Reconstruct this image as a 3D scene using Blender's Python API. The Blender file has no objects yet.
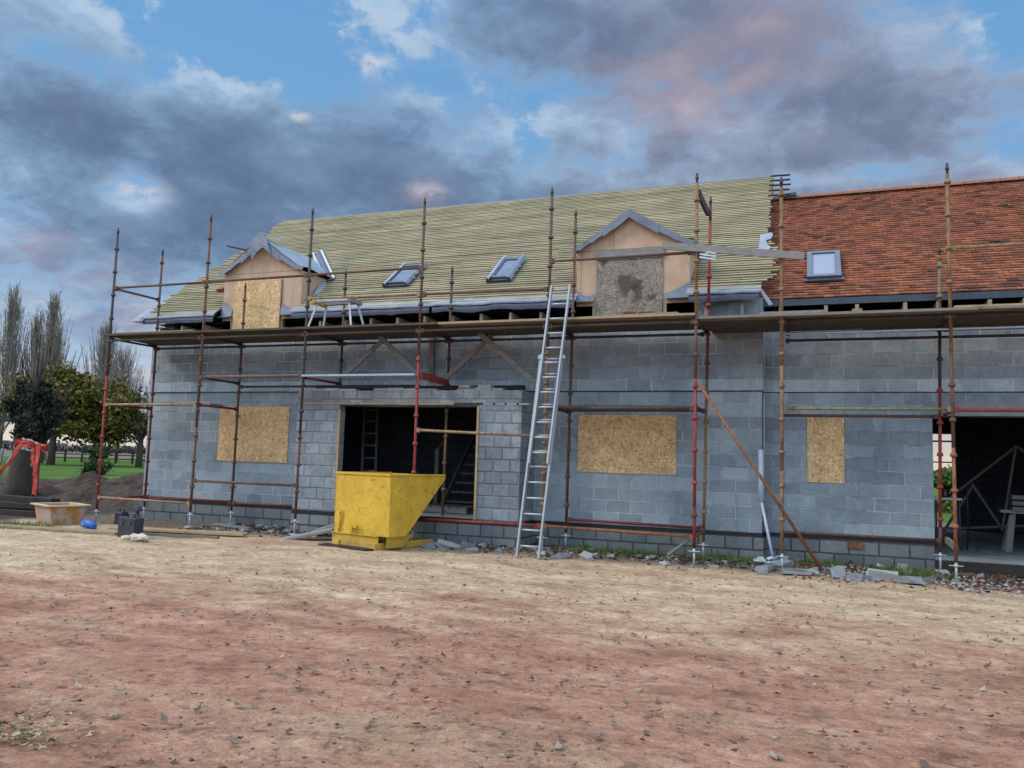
import bpy, bmesh, math, random
import numpy as np
from mathutils import Vector, Matrix, noise as mnoise
random.seed(7); R = random.Random(11)
scn = bpy.context.scene
col = scn.collection
PI = math.pi
for k in ('adaptive_threshold',):
    pass
scn.view_settings.view_transform = 'Standard'
scn.view_settings.look = 'None'
scn.view_settings.exposure = 0
scn.cycles.max_bounces = 4; scn.cycles.diffuse_bounces = 3; scn.cycles.glossy_bounces = 2; scn.cycles.caustics_reflective = False; scn.cycles.caustics_refractive = False

# ------------------------------------------------------------------ camera
r = Vector((0.93643909, 0.34952496, 0.03023456)); u = Vector((0.00549717, -0.10078794, 0.99489274)); f = Vector((-0.35078712, 0.93149025, 0.09630317))
cam = bpy.data.cameras.new('camera'); co = bpy.data.objects.new('camera', cam); col.objects.link(co)
co.matrix_world = Matrix(((r.x, u.x, -f.x, 0.7964636), (r.y, u.y, -f.y, -14.18447938), (r.z, u.z, -f.z, 1.51791368), (0, 0, 0, 1)))
cam.sensor_width = 36; cam.lens = 800 / 1024 * 36; cam.clip_start = .05; cam.clip_end = 9000
scn.camera = co

# ------------------------------------------------------------------ node helper
class NB:
    def __init__(s, name, rough=.85, spec=.25, metal=0):
        s.m = bpy.data.materials.new(name); s.m.use_nodes = True; s.t = s.m.node_tree; s.N = s.t.nodes
        s.N.clear(); s.out = s.N.new('ShaderNodeOutputMaterial'); s.b = s.N.new('ShaderNodeBsdfPrincipled')
        s.t.links.new(s.b.outputs[0], s.out.inputs[0])
        s.b.inputs['Roughness'].default_value = rough; s.b.inputs['Specular IOR Level'].default_value = spec; s.b.inputs['Metallic'].default_value = metal
    def L(s, a, b): s.t.links.new(a, b)
    def put(s, node, key, v):
        if v is None: return
        if hasattr(v, 'is_output') or isinstance(v, bpy.types.NodeSocket): s.L(v, node.inputs[key])
        else:
            if isinstance(v, tuple) and len(v) == 3 and node.inputs[key].type == 'RGBA': v = (*v, 1)
            node.inputs[key].default_value = v
    def co(s, kind='Object'): return s.N.new('ShaderNodeTexCoord').outputs[kind]
    def map(s, vec, scale=(1, 1, 1), loc=(0, 0, 0), rot=(0, 0, 0)):
        n = s.N.new('ShaderNodeMapping'); s.L(vec, n.inputs[0]); n.inputs['Scale'].default_value = scale; n.inputs['Location'].default_value = loc; n.inputs['Rotation'].default_value = rot; return n.outputs[0]
    def noise(s, vec, scale=5, detail=4, rough=.55, dist=0, o=0):
        n = s.N.new('ShaderNodeTexNoise'); s.put(n, 'Vector', vec); n.inputs['Scale'].default_value = scale; n.inputs['Detail'].default_value = detail; n.inputs['Roughness'].default_value = rough; n.inputs['Distortion'].default_value = dist; return n.outputs[o]
    def vor(s, vec, scale=5, o='Color', feat='F1', rnd=1):
        n = s.N.new('ShaderNodeTexVoronoi'); n.feature = feat; s.put(n, 'Vector', vec); n.inputs['Scale'].default_value = scale; n.inputs['Randomness'].default_value = rnd; return n.outputs[o]
    def ramp(s, fac, stops, interp='LINEAR'):
        n = s.N.new('ShaderNodeValToRGB'); n.color_ramp.interpolation = interp; s.L(fac, n.inputs[0]); e = n.color_ramp.elements
        while len(e) < len(stops): e.new(.5)
        for k, (p, c) in enumerate(stops):
            e[k].position = p; e[k].color = (*c, 1) if isinstance(c, tuple) else (c, c, c, 1)
        return n.outputs[0]
    def mr(s, v, a, b, c=0., d=1., smooth=True):
        n = s.N.new('ShaderNodeMapRange'); s.put(n, 0, v); n.inputs[1].default_value = a; n.inputs[2].default_value = b; n.inputs[3].default_value = c; n.inputs[4].default_value = d
        n.interpolation_type = 'SMOOTHSTEP' if smooth else 'LINEAR'; return n.outputs[0]
    def mix(s, fac, a, b, mode='MIX'):
        n = s.N.new('ShaderNodeMix'); n.data_type = 'RGBA'; n.blend_type = mode; n.clamp_factor = True
        for k, v in ((0, fac), (6, a), (7, b)):
            if isinstance(v, bpy.types.NodeSocket): s.L(v, n.inputs[k])
            else: n.inputs[k].default_value = (*v, 1) if isinstance(v, tuple) and len(v) == 3 else v
        return n.outputs[2]
    def math(s, op, a, b=0., c=None):
        n = s.N.new('ShaderNodeMath'); n.operation = op; s.put(n, 0, a); s.put(n, 1, b)
        if c is not None: s.put(n, 2, c)
        return n.outputs[0]
    def sep(s, v): n = s.N.new('ShaderNodeSeparateXYZ'); s.L(v, n.inputs[0]); return n.outputs
    def comb(s, x, y, z): n = s.N.new('ShaderNodeCombineXYZ'); s.put(n, 0, x); s.put(n, 1, y); s.put(n, 2, z); return n.outputs[0]
    def island(s): return s.N.new('ShaderNodeNewGeometry').outputs['Random Per Island']
    def bump(s, h, dist=.01, strength=1.):
        n = s.N.new('ShaderNodeBump'); s.L(h, n.inputs['Height']); n.inputs['Distance'].default_value = dist; n.inputs['Strength'].default_value = strength; s.L(n.outputs[0], s.b.inputs['Normal'])
    def col(s, c): s.put(s.b, 'Base Color', c)

def simple(name, base, var=.25, scale=6, rough=.8, spec=.25, metal=0, dirt=None, dscale=2.5, damt=.5, bumpd=.002, island=0, stretch=(1, 1, 1)):
    n = NB(name, rough, spec, metal); v = n.map(n.co(), stretch)
    a = tuple(c * (1 - var) for c in base); b = tuple(min(1, c * (1 + var)) for c in base)
    c = n.ramp(n.noise(v, scale, 6, .65), [(.25, a), (.75, b)])
    if island:
        c = n.mix(1., c, n.ramp(n.island(), [(0, 1 - island), (1, 1.)]), 'MULTIPLY')
    if dirt: c = n.mix(n.mr(n.noise(v, dscale, 7, .7), .52 - .1 * damt, .66, 0, damt), c, dirt)
    n.col(c)
    if bumpd: n.bump(n.noise(v, scale * 4, 5, .6), bumpd)
    return n.m

def blockmat(name, bw=.45, mort=.009, smear=0., tint=(.255, .305, .338), mortc=(.44, .47, .49), off=0., zo=0., band=0):
    n = NB(name, .92, .15)
    x, y, z = n.sep(n.co())
    uu = n.math('ADD', n.math('ADD', x, y), 20 + off); vv = n.math('ADD', z, 43 * .2173 - .45 + zo)
    wob = n.noise(n.co(), 1.3, 2); vv2 = n.math('ADD', vv, n.math('MULTIPLY', n.math('SUBTRACT', wob, .5), .008))
    vec = n.comb(uu, vv2, 0.)
    br = n.N.new('ShaderNodeTexBrick'); n.L(vec, br.inputs['Vector']); br.offset = .5
    br.inputs['Scale'].default_value = 1; br.inputs['Brick Width'].default_value = bw; br.inputs['Row Height'].default_value = .2173
    br.inputs['Mortar Size'].default_value = mort; br.inputs['Mortar Smooth'].default_value = .35 + smear; br.inputs['Bias'].default_value = 0
    br.inputs['Color1'].default_value = (0, 0, 0, 1); br.inputs['Color2'].default_value = (1, 1, 1, 1); br.inputs['Mortar'].default_value = (.5, .5, .5, 1)
    t = tint
    row = n.N.new('ShaderNodeTexWhiteNoise'); row.noise_dimensions = '2D'
    patch = n.noise(n.map(n.co(), (.25, .25, 1)), 1.1, 2)
    n.L(n.comb(n.math('FLOOR', n.math('DIVIDE', vv, .2173)), n.math('FLOOR', n.math('DIVIDE', uu, 2.7)), 0.), row.inputs['Vector'])
    c = n.ramp(br.outputs['Color'], [(0, tuple(k * .84 for k in t)), (.5, t), (1, tuple(k * 1.13 for k in t))])
    c = n.mix(.6, c, n.mix(1., c, n.ramp(row.outputs[0], [(0, .80), (.5, .98), (1, 1.16)]), 'MULTIPLY'))
    blot = n.noise(n.co(), .8, 6, .62)
    c = n.mix(1., c, n.ramp(blot, [(.3, (.66, .70, .74)), (.5, (1, 1, 1)), (.7, (1.18, 1.16, 1.12))]), 'MULTIPLY')
    fine = n.noise(n.co(), 38, 6, .75); grit = n.noise(n.co(), 9, 5, .7)
    c = n.mix(1., c, n.ramp(grit, [(.3, (.88, .88, .88)), (.7, (1.1, 1.1, 1.1))]), 'MULTIPLY')
    c = n.mix(1., c, n.ramp(fine, [(.3, (.82, .82, .82)), (.7, (1.16, 1.16, 1.16))]), 'MULTIPLY')
    # run-off stains: tall narrow streaks, stronger toward the ground
    st = n.noise(n.map(n.co(), (3, 3, .35)), 2.2, 5, .7)
    c = n.mix(n.mr(st, .55, .75, 0, .45), c, tuple(k * .55 for k in (.2, .2, .2)))
    mm = n.mix(n.mr(n.noise(n.co(), .9, 3), .38, .54), tuple(k * .5 for k in mortc), mortc)
    c = n.mix(n.mr(br.outputs['Fac'], .0, .8, 0, .85), c, mm)
    b2 = n.N.new('ShaderNodeTexBrick'); n.L(vec, b2.inputs['Vector']); b2.offset = .5; b2.inputs['Scale'].default_value = 1; b2.inputs['Brick Width'].default_value = bw; b2.inputs['Row Height'].default_value = .2173; b2.inputs['Mortar Size'].default_value = .034; b2.inputs['Mortar Smooth'].default_value = 1.
    sm_ = n.math('MULTIPLY', b2.outputs['Fac'], n.mr(n.noise(n.co(), 5, 6, .75), .50, .66))
    c = n.mix(n.math('MULTIPLY', sm_, .6), c, tuple(k * 1.15 for k in mortc))
    if band:
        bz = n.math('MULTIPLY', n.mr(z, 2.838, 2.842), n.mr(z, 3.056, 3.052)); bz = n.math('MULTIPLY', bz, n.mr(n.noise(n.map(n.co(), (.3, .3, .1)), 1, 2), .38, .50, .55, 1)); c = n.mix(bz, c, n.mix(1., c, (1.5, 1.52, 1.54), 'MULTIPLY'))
    if smear:
        c = n.mix(n.mr(n.noise(n.co(), 4, 6, .75), .48, .60, 0, .6), c, tuple(k * .72 for k in mortc))
    n.col(c)
    h = n.math('SUBTRACT', n.math('MULTIPLY', fine, .35), br.outputs['Fac'])
    n.bump(h, .012)
    return n.m

def osbmat(name, a, b, c3, stain=None):
    n = NB(name, .7, .3); v = n.co()
    x, y, z = n.sep(v); w = n.noise(v, 3, 2, o=1)
    p = n.comb(x, z, y)
    v1 = n.vor(n.map(p, (9, 26, 9), rot=(0, 0, .5)), 2.2); v2 = n.vor(n.map(p, (26, 8, 9), rot=(0, 0, .3)), 2.0)
    g1 = n.sep(v1)[0]; g2 = n.sep(v2)[1]
    m1 = n.mr(n.noise(v, 22, 3), .45, .55)
    g = n.mix(m1, g1, g2)
    c = n.ramp(g, [(0, a), (.45, b), (.8, b), (1, c3)])
    c = n.mix(1., c, n.ramp(n.noise(v, 3.0, 5, .7), [(.3, (.8, .78, .75)), (.65, (1.1, 1.1, 1.08))]), 'MULTIPLY')
    if stain:
        for k, (px, pz, rr) in enumerate(stain):
            d = n.N.new('ShaderNodeVectorMath'); d.operation = 'DISTANCE'; n.L(n.comb(x, n.math('MULTIPLY', z, .8), 0.), d.inputs[0]); d.inputs[1].default_value = (px, pz * .8, 0)
            dd = n.math('ADD', d.outputs['Value'], n.math('MULTIPLY', n.math('SUBTRACT', n.noise(v, 4, 4), .5), .55))
            c = n.mix(n.mr(dd, rr, rr * .4, 0, .8), c, (.045, .036, .03))
    n.col(c); n.bump(n.math('MULTIPLY', g, 1.), .002)
    return n.m

def tubemat(name, base, rust, amt, rough=.65):
    n = NB(name, rough, .3); v = n.co()
    nz = n.noise(n.map(v, (6, 6, 2.2)), 2, 7, .75)
    c = n.mix(n.mr(nz, .62 - amt * .3, .70 - amt * .2, 0, 1), base, rust)
    c = n.mix(1., c, n.ramp(n.noise(v, 14, 5, .7), [(.3, (.6, .6, .6)), (.7, (1.3, 1.25, 1.2))]), 'MULTIPLY')
    n.col(c); n.bump(n.noise(v, 60, 4, .7), .001)
    return n.m

MT = {}
MT['block'] = blockmat('grey_blockwork', band=1)
MT['blockU'] = blockmat('upper_blockwork', off=.13, tint=(.24, .285, .318), mort=.010, band=2)
MT['blockP'] = blockmat('porch_blockwork', bw=.32, mort=.022, smear=.5, tint=(.235, .272, .298), mortc=(.215, .235, .255), off=.07)
MT['blockD'] = blockmat('shaded_inner_blockwork', tint=(.06, .075, .095), mort=.012, mortc=(.06, .065, .07))  # indoor shade put into the block colour
MT['plinth'] = blockmat('stained_plinth_blockwork', tint=(.17, .185, .19), mort=.014, mortc=(.06, .06, .055), off=.2, zo=.066)
MT['lintel'] = simple('concrete_lintel', (.23, .25, .265), .2, 8, .9, dirt=(.12, .12, .12), damt=.4)
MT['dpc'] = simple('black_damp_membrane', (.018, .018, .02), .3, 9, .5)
MT['conc'] = simple('concrete_floor', (.24, .25, .25), .2, 3, .85, dirt=(.12, .12, .115), damt=.6)
MT['osb'] = osbmat('osb_board', (.34, .20, .09), (.64, .43, .215), (.86, .66, .40))
MT['osbold'] = osbmat('mouldy_osb_board', (.12, .10, .08), (.25, .215, .175), (.40, .355, .30), stain=[(-2.35, 4.80, .19), (-2.15, 4.62, .15), (-1.9, 4.5, .12), (-2.25, 5.28, .12), (-1.85, 5.40, .10), (-2.8, 5.2, .10)])
MT['ply'] = simple('pink_sheathing_board', (.50, .335, .235), .12, 2.2, .85, dirt=(.34, .24, .18), dscale=3, damt=.5, bumpd=.001)
n = NB('pink_sheathing_board', .85, .2); v = n.co(); x, y, z = n.sep(v)
br = n.N.new('ShaderNodeTexBrick'); n.L(n.comb(n.math('ADD', x, 20.3), n.math('SUBTRACT', z, .12), 0.), br.inputs['Vector']); br.inputs['Scale'].default_value = 1; br.inputs['Brick Width'].default_value = 1.22; br.inputs['Row Height'].default_value = .89; br.inputs['Mortar Size'].default_value = .006
c = n.ramp(n.noise(v, 1.6, 6, .65), [(.25, (.40, .275, .195)), (.5, (.49, .345, .235)), (.75, (.56, .41, .285))])
c = n.mix(n.mr(n.noise(n.map(v, (3, 3, .5)), 2, 6, .7), .5, .7, 0, .45), c, (.30, .215, .16)); c = n.mix(br.outputs['Fac'], c, (.2, .14, .10)); n.col(c); MT['ply'] = n.m
MT['felt'] = simple('blue_grey_membrane', (.15, .178, .222), .3, 5, .55, .35, dirt=(.09, .10, .13), damt=.6, bumpd=.012)
MT['feltL'] = simple('pale_grey_membrane', (.245, .275, .33), .25, 5, .55, .35, dirt=(.16, .18, .22), damt=.6, bumpd=.012)
MT['feltD'] = simple('dark_blue_membrane', (.055, .072, .105), .3, 5, .55, .35, bumpd=.01)
MT['feltU'] = simple('under_batten_membrane', (.06, .063, .066), .3, 5, .8)
MT['grp'] = simple('white_trim_plastic', (.44, .47, .52), .12, 5, .5, .4)
MT['blueroll'] = simple('blue_plastic', (.05, .13, .32), .25, 6, .5, .4)
n = NB('roof_batten_timber', .8, .2); v = n.co()
c = n.ramp(n.island(), [(0, (.25, .215, .135)), (.3, (.325, .28, .18)), (.6, (.375, .325, .215)), (.85, (.30, .27, .17)), (1, (.44, .37, .26))])
c = n.mix(1., c, n.ramp(n.noise(n.map(v, (1, 1, 3)), 1.2, 5, .65), [(.3, (.66, .69, .62)), (.7, (1.16, 1.09, 1.0))]), 'MULTIPLY')
c = n.mix(n.mr(n.noise(n.map(v, (.35, 6, 6)), 1.6, 4), .52, .68, 0, .35), c, (.16, .17, .10))
n.col(c); MT['batten'] = n.m
n = NB('clay_roof_tile', .85, .2); v = n.co()
tc = [(0, (.045, .033, .034)), (.14, (.075, .045, .038)), (.3, (.19, .078, .048)), (.5, (.27, .10, .057)), (.75, (.35, .13, .07)), (.92, (.43, .175, .10)), (1, (.30, .155, .11))]
fac = n.math('ADD', n.math('MULTIPLY', n.island(), .5), n.math('MULTIPLY', n.math('SUBTRACT', n.noise(n.map(v, (1, 1, 2.2)), 1.6, 5, .65), .22), .75))
c = n.ramp(fac, tc); c = n.mix(1., c, n.ramp(n.noise(v, 25, 4), [(.3, (.75, .75, .75)), (.7, (1.2, 1.2, 1.2))]), 'MULTIPLY')
n.col(c); n.bump(n.noise(v, 60, 3), .001); MT['tile'] = n.m
MT['ridge'] = simple('clay_ridge', (.26, .125, .085), .2, 4, .85)
def wood(name, a, b, var=1):
    n = NB(name, .85, .2); v = n.co()
    c = n.ramp(n.noise(n.map(v, (3, 14, 14)), 2.2, 6, .7, .4), [(.25, a), (.75, b)])
    c = n.mix(1., c, n.ramp(n.island(), [(0, .62), (1, 1.1)]), 'MULTIPLY')
    c = n.mix(n.mr(n.noise(v, 2.5, 6, .7), .55, .7, 0, .55), c, tuple(k * .35 for k in a))
    n.col(c); n.bump(n.noise(n.map(v, (4, 40, 40)), 2, 4), .002); return n.m
MT['board'] = wood('weathered_scaffold_board', (.05, .041, .032), (.14, .115, .085))
MT['plank'] = wood('pale_plank', (.27, .20, .125), (.46, .36, .24))
MT['pine'] = wood('sawn_pine', (.36, .25, .13), (.55, .41, .24))
MT['greyw'] = wood('grey_weathered_timber', (.17, .165, .155), (.32, .31, .29))
MT['truss'] = wood('brown_weathered_timber', (.16, .135, .115), (.29, .25, .21))
MT['darkw'] = wood('dark_old_timber', (.022, .019, .016), (.065, .055, .046))
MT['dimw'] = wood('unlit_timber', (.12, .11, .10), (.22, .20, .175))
RU = (.115, .05, .028)
MT['t_brown'] = tubemat('rusty_brown_tube', (.10, .062, .05), (.155, .058, .026), .5)
MT['t_dark'] = tubemat('dark_brown_tube', (.062, .05, .048), (.10, .045, .03), .4)
MT['t_ochre'] = tubemat('ochre_rust_tube', (.23, .14, .07), (.14, .07, .035), .45)
MT['t_tan'] = tubemat('tan_rust_tube', (.27, .195, .12), (.16, .095, .055), .35)
MT['t_red'] = tubemat('red_painted_tube', (.26, .045, .038), (.11, .045, .035), .25)
MT['t_dred'] = tubemat('dull_red_tube', (.17, .03, .03), (.09, .035, .028), .4)
MT['t_orange'] = tubemat('orange_rust_tube', (.24, .095, .05), (.13, .055, .033), .4)
MT['t_green'] = tubemat('worn_green_tube', (.17, .185, .11), (.15, .07, .04), .4)
MT['galv'] = simple('galvanised_steel', (.42, .44, .46), .2, 14, .45, .5, .3, dirt=(.2, .17, .14), damt=.4)
MT['alu'] = simple('aluminium', (.38, .41, .44), .12, 9, .4, .5, .35, dirt=(.4, .4, .4), damt=.3)
MT['tray'] = simple('blue_grey_steel_tray', (.30, .37, .45), .15, 6, .5, .4)
n = NB('yellow_skip_paint', .5, .4); v = n.co()
c = n.ramp(n.noise(v, 2.5, 5), [(.3, (.50, .30, .026)), (.7, (.64, .40, .036))])
c = n.mix(n.mr(n.noise(v, 9, 8, .8), .575, .64, 0, .85), c, (.14, .07, .03))
c = n.mix(n.mr(n.noise(n.map(v, (1, 1, 3)), 18, 8, .8), .60, .66, 0, .6), c, (.62, .52, .30))
c = n.mix(n.mr(n.noise(v, 3, 6, .7), .55, .68, 0, .4), c, (.34, .22, .04))
c = n.mix(n.mr(n.noise(n.map(v, (5, 5, .8)), 2.2, 7, .7), .52, .72, 0, .45), c, (.23, .135, .02))
zz = n.sep(v)[2]
c = n.mix(n.mr(n.math('ADD', zz, n.math('MULTIPLY', n.noise(v, 5, 5), .35)), .52, .12, 0, .5), c, (.26, .18, .09))
n.col(c); n.bump(n.noise(v, 3.2, 5, .6), .035); MT['yellow'] = n.m
n = NB('orange_tub_plastic', .6, .35); v = n.co()
c = n.mix(n.mr(n.noise(v, 4, 7, .75), .42, .58, 0, .85), (.42, .17, .035), (.36, .33, .29)); n.col(c); MT['tub'] = n.m
MT['tubrim'] = simple('muddy_tub_rim', (.55, .38, .22), .25, 7, .7, dirt=(.5, .46, .4), damt=.7)
MT['black'] = simple('black_plastic', (.022, .025, .032), .3, 9, .5, .4, dirt=(.10, .09, .08), damt=.4)
MT['kettle'] = simple('glossy_black_plastic', (.012, .012, .014), .2, 9, .3, .5)
MT['cloth'] = simple('cream_cloth', (.52, .44, .36), .25, 8, .9, bumpd=.01)
MT['blue'] = simple('bright_blue_plastic', (.03, .12, .42), .3, 7, .5, .4)
MT['redp'] = tubemat('red_barrier_paint', (.52, .07, .045), (.3, .06, .04), .1)
MT['white'] = simple('white_plastic', (.42, .50, .60), .08, 6, .5, .4)
MT['pane'] = simple('pale_roof_window_blind', (.25, .27, .34), .08, 2, .6, .08)
MT['paneF'] = simple('film_covered_pane', (.15, .185, .25), .3, 4, .6, .12, bumpd=.006)
MT['wframe'] = simple('grey_window_frame', (.085, .10, .135), .15, 6, .45, .4)
MT['wdark'] = simple('dark_lead_flashing', (.045, .055, .075), .3, 6, .5, .4)
MT['rubW'] = simple('broken_block_grey', (.21, .23, .25), .3, 9, .9, island=.5, dirt=(.16, .13, .1), damt=.6, bumpd=.006)
MT['rubT'] = simple('pale_plaster_lump', (.36, .36, .35), .2, 9, .9, island=.35, dirt=(.25, .2, .15), damt=.6, bumpd=.006)
MT['rubB'] = simple('broken_brick_red', (.24, .085, .05), .3, 9, .9, island=.5, bumpd=.006)
MT['bark'] = simple('rough_bark', (.085, .07, .055), .4, 9, .95, bumpd=.02, stretch=(3, 3, .7))
MT['barkI'] = simple('ivy_trunk_bark', (.075, .06, .05), .45, 7, .95, bumpd=.03, stretch=(3, 3, .6))
MT['twig'] = simple('bare_twig', (.24, .205, .17), .35, 3, .95, bumpd=0)
MT['chalk'] = simple('paving_slab', (.27, .275, .27), .2, 5, .9, dirt=(.2, .17, .14), damt=.6)
def leafmat(name, cols, trans=.25):
    n = NB(name, .75, .2); v = n.co()
    fac = n.math('ADD', n.math('MULTIPLY', n.island(), .6), n.math('MULTIPLY', n.noise(v, .35, 3), .45))
    n.col(n.ramp(fac, [(k / (len(cols) - 1) * .8 + .1, c) for k, c in enumerate(cols)])); return n.m
MT['lfA'] = leafmat('olive_autumn_leaf', [(.035, .04, .012), (.078, .074, .018), (.135, .11, .022), (.22, .16, .028)])
MT['lfB'] = leafmat('russet_autumn_leaf', [(.04, .035, .018), (.085, .06, .028), (.12, .085, .035), (.10, .09, .03)])
MT['lfI'] = leafmat('dark_ivy_leaf', [(.010, .015, .009), (.022, .031, .018), (.036, .046, .028), (.06, .068, .048)])
MT['lfG'] = leafmat('green_bush_leaf', [(.015, .035, .012), (.03, .06, .018), (.05, .09, .025)])
MT['lfP'] = leafmat('poplar_last_leaf', [(.09, .075, .05), (.15, .12, .08), (.12, .12, .07)])
MT['grass'] = leafmat('grass_blade', [(.03, .07, .012), (.06, .12, .02), (.09, .15, .035), (.16, .17, .06)])
MT['dleaf'] = leafmat('fallen_brown_leaf', [(.05, .034, .026), (.11, .078, .058), (.20, .145, .11), (.36, .28, .21)])
MT['yleaf'] = leafmat('fallen_yellow_leaf', [(.07, .05, .03), (.17, .13, .07), (.36, .29, .16), (.20, .15, .09)])
MT['clod'] = leafmat('soil_clod', [(.06, .042, .03), (.13, .09, .065), (.22, .165, .12), (.30, .24, .18)])

# ------------------------------------------------------------------ mesh builder
class MB:
    def __init__(s): s.v = []; s.f = []; s.sm = []
    def poly(s, pts, faces, smooth=False):
        o = len(s.v); s.v += [tuple(p) for p in pts]
        for fa in faces: s.f.append([o + k for k in fa]); s.sm.append(smooth)
    def box(s, x0, x1, y0, y1, z0, z1):
        s.poly([(x0, y0, z0), (x1, y0, z0), (x1, y1, z0), (x0, y1, z0), (x0, y0, z1), (x1, y0, z1), (x1, y1, z1), (x0, y1, z1)],
               [(0, 3, 2, 1), (4, 5, 6, 7), (0, 1, 5, 4), (1, 2, 6, 5), (2, 3, 7, 6), (3, 0, 4, 7)]); return s
    def bar(s, a, b, w, h, up=(0, 0, 1), a_h=None):
        a = Vector(a); b = Vector(b); d = (b - a).normalized(); up = Vector(up)
        sd = d.cross(up)
        if sd.length < 1e-4: sd = d.cross(Vector((0, 1, 0)))
        sd.normalize(); up = sd.cross(d).normalized()
        P = []
        for p in (a, b):
            for i, j in ((-1, -1), (1, -1), (1, 1), (-1, 1)): P.append(p + sd * (i * w / 2) + up * (j * h / 2))
        s.poly(P, [(3, 2, 1, 0), (4, 5, 6, 7), (0, 1, 5, 4), (1, 2, 6, 5), (2, 3, 7, 6), (3, 0, 4, 7)]); return s
    def tube(s, pts, rad, n=8, cap=True):
        pts = [Vector(p) for p in pts]; m = len(pts)
        rads = rad if isinstance(rad, (list, tuple)) else [rad] * m
        o = len(s.v); ref = None
        for k, p in enumerate(pts):
            d = (pts[min(k + 1, m - 1)] - pts[max(k - 1, 0)]).normalized()
            a = d.cross(Vector((0, 0, 1)) if abs(d.z) < .95 else Vector((1, 0, 0))).normalized() if ref is None else (ref - d * ref.dot(d)).normalized()
            ref = a; b = d.cross(a)
            for i in range(n):
                t = 2 * PI * i / n; s.v.append(tuple(p + (a * math.cos(t) + b * math.sin(t)) * rads[k]))
        for k in range(m - 1):
            for i in range(n):
                j = (i + 1) % n; s.f.append([o + k * n + i, o + k * n + j, o + (k + 1) * n + j, o + (k + 1) * n + i]); s.sm.append(True)
        if cap:
            s.f.append([o + i for i in range(n)][::-1]); s.sm.append(False); s.f.append([o + (m - 1) * n + i for i in range(n)]); s.sm.append(False)
        return s
    def ico(s, c, rx, ry, rz, jit=.25, rnd=R, flat=None):
        bm = bmesh.new(); bmesh.ops.create_icosphere(bm, subdivisions=1, radius=1)
        P = []
        for q in bm.verts:
            w = 1 + rnd.uniform(-jit, jit); P.append((c[0] + q.co.x * rx * w, c[1] + q.co.y * ry * w, c[2] + q.co.z * rz * w))
        s.poly(P, [[q.index for q in fa.verts] for fa in bm.faces]); bm.free(); return s
    def build(s, name, mat, parent=None, bevel=0):
        me = bpy.data.meshes.new(name); me.from_pydata(s.v, [], s.f); me.update()
        me.polygons.foreach_set('use_smooth', s.sm)
        me.materials.append(MT[mat] if isinstance(mat, str) else mat)
        o = bpy.data.objects.new(name, me); col.objects.link(o)
        if parent:
            o.parent = parent
            if parent.type == 'EMPTY': o.matrix_parent_inverse = Matrix.Translation(-Vector(parent.location))
        if bevel:
            md = o.modifiers.new('bevel', 'BEVEL'); md.width = bevel; md.segments = 2; md.limit_method = 'ANGLE'
        return o
def thing(name, label, cat, loc=(0, 0, 0), group=None):
    o = bpy.data.objects.new(name, None); col.objects.link(o); o.location = loc; o.empty_display_size = .2
    o['label'] = label; o['category'] = cat
    if group: o['group'] = group
    return o
def tag(o, label=None, cat=None, group=None, kind=None):
    if label: o['label'] = label
    if cat: o['category'] = cat
    if group: o['group'] = group
    if kind: o['kind'] = kind
    return o
def B(name, mat, parent, *boxes, bevel=0):
    m = MB()
    for b in boxes: m.box(*b)
    return m.build(name, mat, parent, bevel)
def npmesh(name, V, F, mat, parent=None, smooth=False):
    """V (n,3), F (m,k) arrays, all faces of the same corner count"""
    me = bpy.data.meshes.new(name); V = np.asarray(V, dtype=np.float32); F = np.asarray(F, dtype=np.int32)
    me.vertices.add(len(V)); me.vertices.foreach_set('co', V.ravel()); me.loops.add(F.size); me.loops.foreach_set('vertex_index', F.ravel())
    me.polygons.add(len(F)); me.polygons.foreach_set('loop_start', np.arange(0, F.size, F.shape[1], dtype=np.int32))
    me.polygons.foreach_set('loop_total', np.full(len(F), F.shape[1], dtype=np.int32)); me.update(calc_edges=True); me.validate()
    if smooth: me.polygons.foreach_set('use_smooth', np.ones(len(F), dtype=bool))
    me.materials.append(MT[mat] if isinstance(mat, str) else mat); o = bpy.data.objects.new(name, me); col.objects.link(o)
    if parent:
        o.parent = parent
        if parent.type == 'EMPTY': o.matrix_parent_inverse = Matrix.Translation(-Vector(parent.location))
    return o
def wallgrid(m, x0, x1, z0, z1, y0, y1, holes):
    """wall slab with rectangular holes, cut into non overlapping boxes"""
    xs = sorted({x0, x1, *[h[0] for h in holes], *[h[1] for h in holes]}); zs = sorted({z0, z1, *[h[2] for h in holes], *[h[3] for h in holes]})
    xs = [x for x in xs if x0 <= x <= x1]; zs = [z for z in zs if z0 <= z <= z1]
    for i in range(len(xs) - 1):
        run = None
        for j in range(len(zs) - 1):
            cx = (xs[i] + xs[i + 1]) / 2; cz = (zs[j] + zs[j + 1]) / 2
            solid = not any(h[0] < cx < h[1] and h[2] < cz < h[3] for h in holes)
            if solid and run is None: run = zs[j]
            if not solid and run is not None: m.box(xs[i], xs[i + 1], y0, y1, run, zs[j]); run = None
        if run is not None: m.box(xs[i], xs[i + 1], y0, y1, run, zs[-1])

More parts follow.
